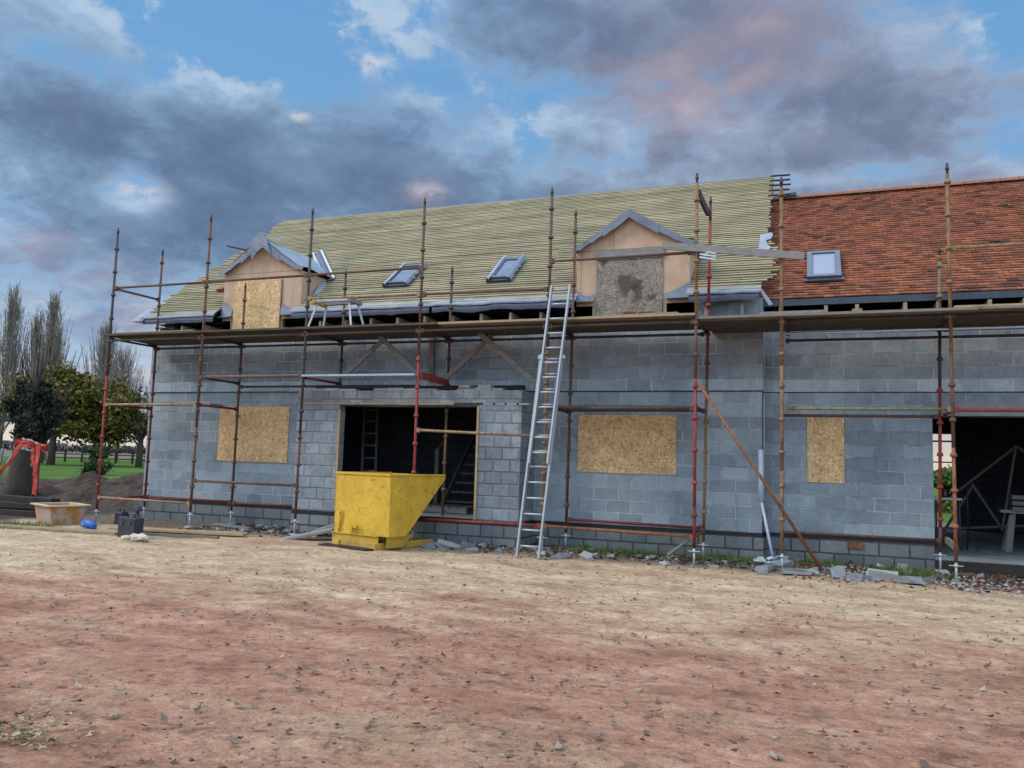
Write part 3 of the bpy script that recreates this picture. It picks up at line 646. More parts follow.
m = MB(); slopeslab(m, -.35, WX1 + .1, .1, 3.98, lambda y: wz(y) - .02); slopeslab(m, -.35, WX1 + .1, 3.98, 8.1, lambda y: wz(3.98) - .02 - SL * (y - 3.98)); m.build('roof_membrane', 'feltU', wing)
V = []; F = []; rr = random.Random(5)
nrm = Vector((0, -SN, CS)); upv = Vector((0, CS, SN)); rows = 50
for k in range(rows):
    s = k * .1; x = -.32 - (.082 if k % 2 else 0)
    while x < 6.4:
        
        b = Vector((x, .05, 4.42)) + upv * s; t1 = .030 + rr.uniform(-.004, .007); tl = rr.uniform(-.003, .003)
        o = len(V); w2 = .161
        for dx, ds, lf in ((0, 0, t1 + tl), (w2, 0, t1 - tl), (w2, .112, .004), (0, .112, .004), (0, 0, t1 - .022 + tl), (w2, 0, t1 - .022 - tl)):
            V.append(b + Vector((dx, 0, 0)) + upv * ds + nrm * lf)
        F += [(o, o + 1, o + 2, o + 3), (o + 4, o + 5, o + 1, o)]
        x += .165
npmesh('roof_tiles', [tuple(q) for q in V], F, 'tile', wing)
m = MB(); x = -.1; k = 0
while x < 6.4:
    P = []
    for xx in (x, x + .315):
        for i in range(7):
            a = PI * i / 6; P.append((xx, 3.98 - .13 * math.cos(a), wz(3.98) + .0 + .10 * math.sin(a)))
    m.poly(P, [(i, i + 1, 8 + i, 7 + i) for i in range(6)], False); x += .32; k += 1
m.build('ridge_tiles', 'ridge', wing)
B('fascia', 'wdark', wing, (-.05, 6.5, .03, .06, 4.30, 4.41)); 
for k in range(11):
    x = .28 + k * .6 + .12 * (k % 2); MB().box(x, x + .055, .02, .55, 4.105, 4.28).build('rafter_foot', 'plank', wing)
skylight(wing, .73, 1.29, .52, 1.40, lambda y: wz(y) + .03, 'wframe', 'pane', .085, 'roof window with grey frame and closed white blind')
m = MB(); m.bar((.15, 3.9, 7.50), (.5, 3.9, 7.52), .16, .07); m.build('lead_cap', 'wdark', wing)
m = MB(); m.tube([(.02, .25, .48), (.02, .25, 4.2)], .02, 6); m.build('corner_strip', 'galv', wing)

# ------------------------------------------------------------------ SCAFFOLD
def standard(par, x, y, z0, z1, segs, jack=True, lean=(0, 0)):
    """segs: list of (top z, material) from the bottom; cups every half metre"""
    first = None; zb = z0 + (.28 if jack else 0); zprev = zb
    def at(z): return (x + lean[0] * (z - z0), y + lean[1] * (z - z0), z)
    for zt, mt in segs:
        zt = min(zt, z1 - .16); 
        if zt <= zprev: continue
        m = MB(); m.tube([at(zprev), at(zt)], .0255, 9)
        z = math.ceil((zprev + .05 - zb) / .5) * .5 + zb - .0
        while z < zt - .04:
            a = Vector(at(z)); m.tube([a + Vector((0, 0, -.028)), a + Vector((0, 0, -.01)), a + Vector((0, 0, .028))], [.043, .05, .038], 9); z += .5
        o = m.build('standard', mt, par if first is None else first); 
        if first is None: first = o
        else: o.name = 'tube_section'
        zprev = zt
    m = MB(); m.tube([at(z1 - .16), at(z1)], .018, 8); m.tube([at(z1 - .1), at(z1 - .06)], .028, 8); m.build('spigot', 't_dark', first)
    if jack:
        m = MB(); m.tube([at(z0), at(zb)], .017, 8); m.box(x - .07, x + .07, y - .07, y + .07, z0 - .02, z0 + .006); m.tube([at(zb - .07), at(zb - .03)], .03, 8); m.bar((x - .09, y, zb - .05), (x + .09, y, zb - .05), .02, .012); m.build('base_jack', 'galv', first)
    return first
def tube(par, name, a, b, mt, rad=.0243, ends=True):
    m = MB(); m.tube([a, b], rad, 9)
    if ends:
        for p, q in ((a, b), (b, a)):
            p = Vector(p); d = (Vector(q) - p).normalized(); m.bar(p - d * .01 - Vector((0, 0, .0)), p + d * .055, .05, .075)
    return m.build(name, mt, par)
sc = thing('tube_scaffold', 'rusty tube scaffold with timber platform along the block house front', 'scaffold', (-6.7, -1.5, 0))
OY = -1.5; IY = -.25
FX = [-13.08, -10.65, -8.2, -5.77, -3.37, -.91]
top = [6.24, 6.33, 6.26, 6.25, 6.21, 6.22]
segO = [[(3.05, 't_red'), (9, 't_dark')], [(2.0, 't_brown'), (9, 't_brown')], [(1.9, 't_brown'), (9, 't_dark')], [(3.35, 't_red'), (9, 't_brown')], [(3.4, 't_ochre'), (9, 't_brown')], [(.9, 't_dred'), (2.9, 't_red'), (3.9, 't_brown'), (9, 't_ochre')]]
for k in range(6): standard(sc, FX[k], OY, 0.0 if k in (0, 3, 5) else .06, top[k], segO[k], lean=((-.003, .004, .002, -.002, .003, 0)[k], 0))
itop = [6.1, 5.19, 5.34, 5.27, 6.2, 6.18]; IX = [-13.04, -10.68, -8.17, -5.77, -3.33, -.91]
segI = [[(3.1, 't_dred'), (9, 't_brown')], [(9, 't_brown')], [(9, 't_dark')], [(2.6, 't_ochre'), (9, 't_dark')], [(9, 't_brown')], [(3.0, 't_ochre'), (4.2, 't_dred'), (5.75, 't_red'), (9, 't_brown')]]
for k in range(6): standard(sc, IX[k], IY - .02 if k != 5 else -.4, (.0, .03, .455, .455, 0.0, 0.0)[k] , itop[k], segI[k], jack=k not in (2, 3), lean=((-.002, 0, 0, .002, .008, .014)[k], 0))
def led(name, k0, k1, z0, z1, y, mt):
    X = FX if y < -1 else IX; tube(sc, name, (X[k0] + .03, y, z0), (X[k1] - .03, y, z1), mt)
for k in range(5):
    for y, z, mt in ((OY, 3.80, 't_dark'), (IY - .02, 3.80, 't_dark')): led('ledger', k, k + 1, z, z, y, mt)
led('ledger', 0, 1, .52, .51, OY, 't_tan'); led('ledger', 1, 2, .95, .95, OY, 't_brown'); led('ledger', 0, 1, .50, .49, IY - .02, 't_dred')
led('ledger', 3, 4, .47, .48, OY, 't_red'); led('ledger', 4, 5, .48, .45, OY, 't_orange'); led('ledger', 4, 5, .52, .50, IY - .02, 't_dred'); led('ledger', 1, 2, .47, .49, IY - .02, 't_brown')
led('ledger', 0, 1, 2.45, 2.45, OY, 't_tan'); led('ledger', 1, 2, 3.0, 3.0, OY, 't_brown'); led('ledger', 1, 2, 2.93, 2.93, IY - .02, 't_dark'); led('ledger', 3, 4, 2.02, 1.95, OY, 't_tan'); led('ledger', 4, 5, 2.47, 2.48, IY - .02, 't_dark'); led('ledger', 4, 5, 2.42, 2.43, OY, 't_dark')
for k, z, mt in ((0, 4.93, 't_brown'), (1, 4.94, 't_brown'), (2, 4.95, 't_brown'), (4, 4.92, 't_brown')): led('guard_rail', k, k + 1, z, z, OY, mt)
led('guard_rail', 2, 3, 4.49, 4.46, OY, 't_tan'); led('guard_rail', 3, 4, 4.46, 4.44, OY, 't_brown')
def trans(x, x2, z, mt, y0=OY, y1=IY - .02, z2=None): tube(sc, 'transom', (x, y0 + .03, z), (x2, y1 - .03, z2 or z), mt, .024)
trans(FX[0], IX[0], 4.92, 't_brown'); 
m = MB(); m.bar((FX[5] + .02, -1.46, 5.90), (IX[5] + .04, -.42, 5.90), .05, .13); m.build('transom', 't_dark', sc)
for k in range(6): trans(FX[k], IX[k], 3.84, 't_dark')
trans(FX[0], IX[0], 2.45, 't_dred'); trans(FX[1], IX[1], 2.45, 't_dred'); trans(FX[2], IX[2], 2.98, 't_dred'); trans(FX[1], IX[1], 3.0, 't_dark')
m = MB(); m.bar((FX[3] + .03, -1.45, 3.0), (IX[3] + .02, -.3, 2.98), .05, .12); m.build('transom', 't_red', sc)
trans(FX[4], IX[4], 2.44, 't_dark'); trans(FX[5], IX[5], 2.46, 't_dark', y1=-.4); trans(FX[0], IX[0], .5, 't_red'); trans(FX[5], IX[5], .45, 't_brown', y1=-.4)
tube(sc, 'brace', (-.84, -1.57, 2.80), (.93, -1.36, .06), 't_orange', .0243, False)
m = MB(); m.bar((-1.35, -1.2, .12), (-.93, -1.5, .45), .04, .04); m.build('brace', 'greyw', sc)
# platform boards, five wide
rb = random.Random(3)
def platform(par, x0, x1, z, y0=-1.58, y1=-.16, nb=6, cuts=()):
    w = (y1 - y0) / nb
    for j in range(nb):
        x = x0 + rb.uniform(-.05, .05); 
        while x < x1 - .3:
            ln = rb.choice([2.4, 3.0, 3.9]); x2 = min(x + ln, x1 + rb.uniform(-.06, .02))
            if x1 - x2 < .6: x2 = x1 + rb.uniform(-.06, .02)
            zz = z + rb.uniform(-.006, .006)
            m = MB(); m.poly([(x, y0 + j * w + .003, zz - .038), (x2 - .01, y0 + j * w + .003, zz - .038 + rb.uniform(-.004, .004)), (x2 - .01, y0 + (j + 1) * w - .003, zz - .038), (x, y0 + (j + 1) * w - .003, zz - .038),
                          (x, y0 + j * w + .003, zz), (x2 - .01, y0 + j * w + .003, zz), (x2 - .01, y0 + (j + 1) * w - .003, zz), (x, y0 + (j + 1) * w - .003, zz)],
                         [(0, 3, 2, 1), (4, 5, 6, 7), (0, 1, 5, 4), (1, 2, 6, 5), (2, 3, 7, 6), (3, 0, 4, 7)])
            o = m.build('platform_board', rb.choice(['board', 'board', 'truss', 'plank']) if j == 0 else 'board', par); x = x2
platform(sc, -13.16, -.86, 3.93)
for x0, x1, dz in ((-12.9, -9.2, 0), (-8.6, -6.0, .01), (-6.0, -3.6, .02), (-4.9, -2.0, .045)):   # a second, thinner layer lying on the front edge
    pass
MB().box(-8.17, -5.8, -1.60, -1.33, 2.985, 3.02).build('metal_deck', 'tray', sc)
MB().box(-10.6, -8.25, -1.3, -1.08, 3.03, 3.06).build('platform_board', 'greyw', sc)
MB().box(-3.4, -.95, -.95, -.5, 2.47, 2.51).build('platform_board', 'board', sc)
MB().box(-13.0, -10.7, -1.1, -.7, 2.48, 2.51).build('platform_board', 'truss', sc)

sw = thing('tube_scaffold', 'rusty tube scaffold with timber platform in front of the tiled wing', 'scaffold', (1.5, -1.5, 0))
standard(sw, .37, OY + .1, 0.0, 6.06, [(1.5, 't_ochre'), (3.1, 't_ochre'), (9, 't_ochre')])
standard(sw, 2.68, OY + .2, 0.02, 6.08, [(1.9, 't_orange'), (3.3, 't_brown'), (9, 't_ochre')])
standard(sw, 2.64, -.1, .05, 5.16, lean=(.016, 0), segs= [(.7, 't_brown'), (2.9, 't_red'), (3.9, 't_dark'), (4.9, 't_green'), (9, 't_ochre')])
standard(sw, 5.1, OY + .2, 0.02, 6.08, [(9, 't_brown')])
standard(sw, 5.1, -.1, .02, 5.16, [(9, 't_brown')])
Y1, Y2 = OY + .2, -.1
for a, b, z, y, mt in ((.30, 2.65, .50, -.1, 't_brown'), (.4, 2.65, 2.45, Y1, 't_green'), (.30, 2.65, 2.42, Y2, 't_brown'), (2.71, 5.07, 2.44, Y1, 't_dred'), (2.71, 5.07, 4.80, Y1, 't_ochre'), (.4, 2.65, 3.80, Y1, 't_dark'), (2.71, 5.07, 3.80, Y1, 't_dark'), (.4, 2.71, 3.80, Y2, 't_dark'), (2.77, 5.07, 3.80, Y2, 't_dark'), (.4, 5.1, 3.68, Y2 + .02, 't_dark')):
    tube(sw, 'ledger' if z < 4.5 else 'guard_rail', (a, y, z), (b, y, z), mt)
def transw(x, z, mt): tube(sw, 'transom', (x, Y1 + .03, z), (x + .04, Y2 - .03, z), mt)
for x in (2.7,): transw(x, 2.44, 't_dred'); transw(x, 3.80, 't_dark')
transw(.39, 3.8, 't_dark')
m = MB(); m.bar((2.69, Y1 + .04, .50), (2.73, Y2 - .03, .52), .05, .09); m.build('transom', 'truss', sw)
m = MB(); m.tube([(.37, Y2, .55), (.37, Y2, 3.8)], .02, 8)
platform(sw, -.86, 5.3, 3.885, y0=-1.52, y1=.0, nb=6)
MB().box(.05, 1.0, -1.45, -1.2, 3.892, 3.93).build('platform_board', 'greyw', sw); MB().box(2.72, 5.3, -1.42, -1.1, 3.892, 3.93).build('platform_board', 'pine', sw)
MB().tube([(.3, -1.18, 3.62), (5.3, -1.18, 3.64)], .018, 8).build('ledger', 'galv', sw)
# long board clipped across the rails
m = MB(); m.bar((-1.44, -1.56, 5.05), (.70, -1.45, 4.77), .038, .115); o = m.build('plank', 'greyw'); tag(o, 'long grey plank fixed on edge across the rails right of the mouldy dormer', 'plank')
m = MB(); m.tube([(-1.05, -1.49, 4.93), (-.78, -1.49, 4.96)], .05, 8); m.build('rail_clamp', 't_dark', sc)
m = MB()
for k in range(3): m.poly([(-.86, -1.53, 4.95 - k * .05), (-.60, -1.56, 4.88 - k * .05), (-.60, -1.56, 4.86 - k * .05), (-.86, -1.53, 4.92 - k * .05)], [(0, 1, 2, 3)])
o = m.build('rag', 'white'); tag(o, 'blue and white striped rag tied to the scaffold upright', 'rag')

# things lying on the platform
def plank(a, b, w, h, mat, label, group=None, up=(0, 0, 1), cat='plank'):
    m = MB(); m.bar(a, b, w, h, up=up); o = m.build('plank', mat, bevel=.003); tag(o, label, cat, group); return o
plank((-8.9, -1.2, 3.955), (-6.0, -1.30, 3.955), .14, .035, 'pine', 'long fresh pine plank lying on the platform under the left skylight')
plank((-7.0, -.9, 3.99), (-5.85, -1.25, 3.96), .10, .03, 'pine', 'short pale offcut lying askew on the platform beside the folding trestle')
plank((-5.6, -1.30, 3.955), (-4.0, -1.26, 3.955), .15, .03, 'plank', 'pale plank lying on the platform left of the ladder top')
plank((-4.3, -1.1, 3.965), (-1.2, -1.35, 3.965), .18, .04, 'plank', 'light worn plank lying on the platform below the mouldy dormer')
plank((-13.0, -1.38, 3.955), (-10.9, -1.40, 3.955), .2, .035, 'plank', 'pale plank at the far left end of the platform')
plank((-5.9, -.35, 3.95), (-6.35, .0, 4.3), .07, .03, 'truss', 'short board leaning on the eaves between the two skylights')
def brick(x, y, z, rz, mat, label, s=(.215, .1025, .065), name='brick', cat='brick', group=None):
    m = MB(); m.box(-s[0] / 2, s[0] / 2, -s[1] / 2, s[1] / 2, 0, s[2]); o = m.build(name, mat, bevel=.004); o.location = (x, y, z); o.rotation_euler.z = rz; tag(o, label, cat, group); return o
brick(-2.03, -1.2, 3.99, .15, 'rubB', 'red brick on the platform below the mouldy board, left one of two'); brick(-1.78, -1.15, 3.99, -.2, 'rubB', 'red brick on the platform below the mouldy board, right one of two')
brick(1.45, -1.1, 3.888, .1, 'plank', 'pale timber offcut standing on the wing platform under the tiles', s=(.14, .09, .1), name='timber_offcut', cat='offcut')
m = MB(); m.poly([(-12.25, .65, 5.27), (-12.05, .62, 5.27), (-12.02, .80, 5.4), (-12.22, .82, 5.4), (-12.25, .60, 5.31), (-12.05, .57, 5.31), (-12.02, .75, 5.44), (-12.22, .77, 5.44)], [(0, 3, 2, 1), (4, 5, 6, 7), (0, 1, 5, 4), (1, 2, 6, 5), (2, 3, 7, 6), (3, 0, 4, 7)]); o = m.build('roof_tile', 'tile'); tag(o, 'single brown clay tile lying on the battens left of the left dormer', 'roof tile')
# folding trestle with white legs
t = thing('folding_trestle', 'folding work trestle with pale legs standing on the platform right of the left dormer', 'trestle', (-7.9, -1.2, 3.93))
zt = 4.47
MB().bar((-8.15, -1.3, zt), (-7.35, -1.3, zt + .01), .10, .05).build('top', 'grp', t); MB().bar((-8.15, -1.0, zt), (-7.35, -1.0, zt + .01), .10, .05).build('top', 'greyw', t)
for x, s in ((-8.1, -1), (-7.4, 1)):
    for y, q in ((-1.3, -1), (-1.0, 1)): m = MB(); m.bar((x, y, zt - .02), (x + s * .13, y + q * .1, 3.935), .035, .02, up=(0, 1, 0)); m.build('leg', 'grp', t)
MB().box(-8.21, -8.12, -1.37, -.94, zt - .045, zt + .035).build('end_clamp', 'yellow', t); MB().box(-7.40, -7.33, -1.37, -.94, zt - .045, zt + .035).build('end_clamp', 'greyw', t)
# white packet on the battens/ top of platform right of left skylight
m = MB(); m.box(-6.0, -5.4, -.3, .02, 4.66, 4.68); 
brick(-6.25, -.16, 4.60, .1, 'white', 'small white sheet packet on the battens above the platform', s=(.34, .15, .03), name='packet', cat='packet')

# ------------------------------------------------------------------ LADDER
L = thing('extension_ladder', 'aluminium extension ladder leaning from the yard to the scaffold platform', 'ladder', (-3.45, -1.9, 0))
def ladsec(par, name, bl, br, tl, tr, n, mat='alu', sw_=.028, sd=.07, name_r='rung', skip=0):
    bl, br, tl, tr = map(Vector, (bl, br, tl, tr)); m = MB()
    fwd = (tl - bl).normalized().cross((br - bl).normalized())
    m.bar(bl, tl, sw_, sd, up=fwd); m.bar(br, tr, sw_, sd, up=fwd); o = m.build(name, mat, par)
    for k in range(n):
        q = (k + .7) / n
        if k < skip: continue
        mm = MB(); mm.tube([bl.lerp(tl, q), br.lerp(tr, q)], .0165, 7); mm.build(name_r, mat, o)
    return o
ladsec(L, 'lower_section', (-3.64, -1.95, 0), (-3.27, -1.95, 0), (-3.415, -1.66, 3.3), (-3.04, -1.66, 3.3), 13)
ladsec(L, 'upper_section', (-3.50, -1.88, 1.50), (-3.185, -1.88, 1.50), (-3.275, -1.62, 4.47), (-2.955, -1.62, 4.47), 12)
MB().box(-3.45, -3.39, -1.73, -1.66, 3.22, 3.28).build('bracket', 'galv', L); MB().box(-3.05, -2.99, -1.73, -1.66, 3.22, 3.28).build('bracket', 'galv', L)
il = thing('inner_ladder', 'light ladder standing in the dark behind the left side of the porch opening', 'ladder', (-8.6, 1.5, .45))
ladsec(il, 'ladder_frame', (-8.42, 1.15, .455), (-8.06, 1.15, .455), (-9.30, 2.6, 3.28), (-8.96, 2.6, 3.28), 10, 'alu')
st = thing('staircase', 'rough timber stair rising inside the porch opening beside its right pier', 'staircase', (-6.1, 2, .45))
for k in range(9):
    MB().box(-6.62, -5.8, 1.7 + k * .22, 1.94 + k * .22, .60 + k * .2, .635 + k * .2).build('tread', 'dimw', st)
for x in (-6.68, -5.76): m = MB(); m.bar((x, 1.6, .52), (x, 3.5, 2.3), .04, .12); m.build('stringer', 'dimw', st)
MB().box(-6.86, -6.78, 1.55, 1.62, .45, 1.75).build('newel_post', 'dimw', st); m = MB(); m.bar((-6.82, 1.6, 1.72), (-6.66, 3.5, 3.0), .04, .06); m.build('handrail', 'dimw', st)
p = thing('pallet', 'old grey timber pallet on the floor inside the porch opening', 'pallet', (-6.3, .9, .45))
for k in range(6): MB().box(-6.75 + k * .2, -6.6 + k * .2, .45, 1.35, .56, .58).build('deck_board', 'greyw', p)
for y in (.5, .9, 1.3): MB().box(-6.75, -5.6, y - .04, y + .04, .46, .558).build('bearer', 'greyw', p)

# ------------------------------------------------------------------ TIPPING SKIP
A = Vector((-6.93, -2.16, 0)); ex = Vector((1.27, -.36, 0)).normalized(); ey = Vector((-ex.y, ex.x, 0)); W = 1.32
def P3(a, b, c): return A + ex * a + ey * b + Vector((0, 0, c))
sk = thing('tipping_skip', 'yellow forklift tipping skip with sloping chute standing on the soil before the porch', 'skip', tuple(A))
def hexa(m, pts): m.poly(pts, [(0, 3, 2, 1), (4, 5, 6, 7), (0, 1, 5, 4), (1, 2, 6, 5), (2, 3, 7, 6), (3, 0, 4, 7)])
prof = [(0, .225), (.42, .225), (1.34, 1.16), (1.34, 1.235), (0, 1.235)]
m = MB()
for x0, x1 in ((0, .012), (W - .012, W)):
    Pq = [P3(x0, a, b) for a, b in prof]; Q = [P3(x1, a, b) for a, b in prof]
    m.poly(Pq + Q, [(4, 3, 2, 1, 0), (5, 6, 7, 8, 9)] + [(k, (k + 1) % 5, 5 + (k + 1) % 5, 5 + k) for k in range(5)])
def slab(m, a, b, x0=.012, x1=W - .012, t=.01):
    a2 = Vector(a); b2 = Vector(b); d = (b2 - a2).normalized(); q = Vector((-d.y, d.x)) * t
    pts = [P3(x0, *a2), P3(x1, *a2), P3(x1, *b2), P3(x0, *b2), P3(x0, *(a2 + q)), P3(x1, *(a2 + q)), P3(x1, *(b2 + q)), P3(x0, *(b2 + q))]; hexa(m, pts)
slab(m, (0, .225), (0, 1.235), t=-.012); slab(m, (0, .225), (.42, .225)); slab(m, (.42, .225), (1.34, 1.16)); slab(m, (1.34, 1.16), (1.34, 1.235))
m.build('bucket', 'yellow', sk, .004)
m = MB()
m.bar(P3(0, -.008, 1.235), P3(W, -.008, 1.235), .03, .035); m.bar(P3(0, 0, 1.235), P3(0, 1.34, 1.235), .03, .035); m.bar(P3(W, 0, 1.235), P3(W, 1.34, 1.235), .03, .035); m.bar(P3(0, 1.34, 1.2), P3(W, 1.34, 1.2), .03, .06)
m.build('rim', 'yellow', sk, .004)
m = MB(); m.bar(P3(-.01, -.015, .125), P3(1.10, -.015, .125), .02, .21); m.bar(P3(-.01, -.03, .225), P3(1.10, -.03, .225), .06, .012)
m.build('base_plate', 'yellow', sk, .003)
for a in (.12, 1.0):
    m = MB(); m.bar(P3(a, -.06, .055), P3(a, 1.3, .055), .16, .10); m.build('fork_pocket', 'yellow', sk, .006)
m = MB(); m.bar(P3(1.04, -.02, .06), P3(1.12, 1.25, .06), .10, .11); m.bar(P3(.1, 1.2, .06), P3(1.1, 1.2, .06), .1, .08); m.build('base_rail', 'yellow', sk, .006)
m = MB(); m.poly([P3(1.14, .12, .03), P3(1.14, .45, .03), P3(1.18, .7, .24), P3(1.18, .1, .24), P3(1.2, .12, .03), P3(1.2, .45, .03), P3(1.22, .7, .24), P3(1.22, .1, .24)], [(0, 3, 2, 1), (4, 5, 6, 7), (0, 1, 5, 4), (1, 2, 6, 5), (2, 3, 7, 6), (3, 0, 4, 7)]); m.build('hinge_plate', 'yellow', sk)
m = MB(); m.bar(P3(.13, -.03, .25), P3(.20, -.05, .62), .018, .05); m.build('release_lever', 'yellow', sk)
m = MB(); m.bar(P3(.50, -.02, .36), P3(.50, -.10, .36), .16, .02); m.bar(P3(.57, -.1, .37), P3(.56, -.1, .25), .05, .02); m.bar(P3(.47, -.09, .365), P3(.66, -.09, .365), .04, .05); m.build('latch_bracket', 'yellow', sk)
m = MB(); m.bar(P3(-.12, -.12, .01), P3(1.05, -.16, .01), .22, .03, up=(0, 0, 1)); o = m.build('plank', 'darkw'); tag(o, 'dark flat board under the front edge of the yellow skip', 'plank')
m = MB(); m.ico(P3(1.26, .28, 1.20), .07, .05, .06); m.ico(P3(1.12, .2, 1.14), .10, .09, .1); o = m.build('waste_lump', 'rubT'); tag(o, 'white lump of waste just showing above the skip rim', 'waste')

# ------------------------------------------------------------------ things on the ground, left
# tub
TX, TY = -13.45, -2.05
tb = thing('mixing_tub', 'orange mud smeared plastic mixing tub on the ground left of the scaffold', 'tub', (-13.2, -2.2, 0))
def frustum(m, cx, cy, z0, z1, a0, b0, a1, b1, rot, open_=True, t=.02):
    c, s = math.cos(rot), math.sin(rot)
    def q(x, y, z): return (cx + x * c - y * s, cy + x * s + y * c, z)
    o = [q(i * a0, j * b0, z0) for i, j in ((-1, -1), (1, -1), (1, 1), (-1, 1))] + [q(i * a1, j * b1, z1) for i, j in ((-1, -1), (1, -1), (1, 1), (-1, 1))]
    i_ = [q(i * (a0 - t), j * (b0 - t), z0 + t) for i, j in ((-1, -1), (1, -1), (1, 1), (-1, 1))] + [q(i * (a1 - t), j * (b1 - t), z1) for i, j in ((-1, -1), (1, -1), (1, 1), (-1, 1))]
    m.poly(o + i_, [(3, 2, 1, 0), (0, 1, 5, 4), (1, 2, 6, 5), (2, 3, 7, 6), (3, 0, 4, 7), (8, 9, 10, 11), (12, 13, 9, 8), (13, 14, 10, 9), (14, 15, 11, 10), (15, 12, 8, 11), (4, 5, 13, 12), (5, 6, 14, 13), (6, 7, 15, 14), (7, 4, 12, 15)])
m = MB(); frustum(m, TX, TY, .0, .36, .36, .28, .44, .34, -.35); m.build('body', 'tub', tb, .012)
m = MB(); c_, s_ = math.cos(-.35), math.sin(-.35)
def tq(x, y, z): x *= .81; y *= .80; z -= .06; return (TX + x * c_ - y * s_, TY + x * s_ + y * c_, z)
for a, b in (((-.6, -.455), (.6, -.455)), ((-.6, .455), (.6, .455))): m.bar(tq(*a, .435), tq(*b, .435), .07, .03)
for a, b in (((-.565, -.42), (-.565, .42)), ((.565, -.42), (.565, .42))): m.bar(tq(*a, .435), tq(*b, .435), .07, .03)
m.build('rim', 'tubrim', tb, .006)
# tool box and things
t = thing('tool_case', 'upright black plastic tool case on the ground near the end of the planks', 'tool case', (-10.25, -3.35, 0))
m = MB(); m.box(-.26, .26, -.09, .09, 0, .36); o = m.build('case_body', 'black', None, .02)
o.parent = t; o.location = (0, 0, 0); t.rotation_euler.z = -.25
m = MB(); m.tube([(-.1, 0, .36), (-.1, 0, .41), (.1, 0, .41), (.1, 0, .36)], .014, 6); o = m.build('handle', 'black'); o.parent = t
m = MB(); m.box(-.15, -.10, -.105, -.091, .22, .30); m.box(.10, .15, -.105, -.091, .22, .30); o = m.build('latch', 'wdark'); o.parent = t
t2 = thing('power_drill', 'dark cordless tool standing on top of the black tool case', 'power tool', (-10.2, -3.28, .40))
for nm, bx in (('motor_body', (-.06, .06, -.04, .04, .06, .15)), ('grip', (-.02, .03, -.02, .02, 0, .06)), ('battery', (-.05, .06, -.04, .04, -.03, .0)), ('chuck', (.062, .10, -.02, .02, .085, .125))):
    m = MB(); m.box(*bx); o = m.build(nm, 'wdark' if nm != 'grip' else 'black', None, .01); o.parent = t2
m = MB(); rc = random.Random(8)
for k in range(5): m.ico((-10.02 + k * .09, -3.62 + rc.uniform(-.04, .04), .045 + .02 * (k % 2)), .10, .08, .055 + .02 * (k == 2), .35, rc)
o = m.build('crumpled_cloth', 'cloth'); tag(o, 'cream crumpled cloth on the soil in front of the black tool case', 'cloth')
m = MB(); m.tube([(-12.35, -2.45, .08), (-12.15, -2.5, .09), (-11.95, -2.55, .05)], [.07, .08, .05], 10); m.ico((-12.2, -2.5, .08), .15, .1, .06, .55, rc); o = m.build('plastic_sack', 'blue'); tag(o, 'bright blue crumpled sack lying at the end of the planks', 'sack')
t3 = thing('fuel_can', 'small dark can standing right behind the far left scaffold foot', 'can', (-12.4, -1.5, 0))
m = MB(); m.box(-.10, .10, -.09, .09, 0, .26); o = m.build('can_body', 'black', None, .025); o.parent = t3
m = MB(); m.tube([(-.05, 0, .26), (-.05, 0, .31), (.07, 0, .31), (.07, 0, .26)], .012, 6); o = m.build('handle', 'black'); o.parent = t3
plank((-14.0, -3.35, .03), (-10.75, -3.1, .035), .22, .045, 'plank', 'long pale plank on the soil in front of the orange tub')
plank((-11.3, -2.75, .08), (-8.85, -2.05, .05), .30, .04, 'pine', 'wide pale board lying behind the black tool case')
plank((-11.2, -2.6, .03), (-9.2, -1.75, .03), .22, .05, 'plank', 'worn plank under the wide board behind the tool case')
plank((-10.9, -3.0, .025), (-9.0, -2.6, .025), .10, .05, 'truss', 'narrow brown batten lying before the wide pale board')
# old sleepers far left
for k, (y, z, a) in enumerate(((-2.6, .0, .02), (-2.2, .02, -.03), (-2.45, .15, .05), (-2.3, .28, -.10))):
    m = MB(); m.box(-1.3, 1.1, -.11, .11, .0, .125); o = m.build('timber_beam', 'darkw', None, .01); o.location = (-15.45 - .12 * k, y + 1.3, z); o.rotation_euler.z = a
    tag(o, ['front bottom', 'rear bottom', 'middle', 'upper', 'topmost'][k] + ' dark old timber beam in the stack at the left edge', 'timber beam', 'dark old beams stacked at the left edge')
# slabs by the porch
def slabobj(x, y, z, sx, sy, sz, rot, mat, label, name='stone_slab', cat='slab', group=None):
    m = MB(); m.box(-sx / 2, sx / 2, -sy / 2, sy / 2, -sz / 2, sz / 2); o = m.build(name, mat, None, .006); o.location = (x, y, z); o.rotation_euler = rot; tag(o, label, cat, group); return o
slabobj(-7.72, -1.75, .10, .95, .3, .05, (.05, -.22, .35), 'chalk', 'long pale slab leaning up to the left side of the skip')
slabobj(-7.6, -1.1, .22, .8, .3, .05, (.1, -.3, .2), 'chalk', 'pale slab leaning against the porch plinth behind the skip')
slabobj(-10.1, -.9, .05, .9, .22, .04, (0, .05, -.1), 'greyw', 'grey board offcut on the rubble below the left window', 'board_offcut', 'offcut')
slabobj(-9.3, -1.9, .03, .5, .2, .05, (0, .05, .5), 'chalk', 'broken slab lying flat on the soil left of the porch')

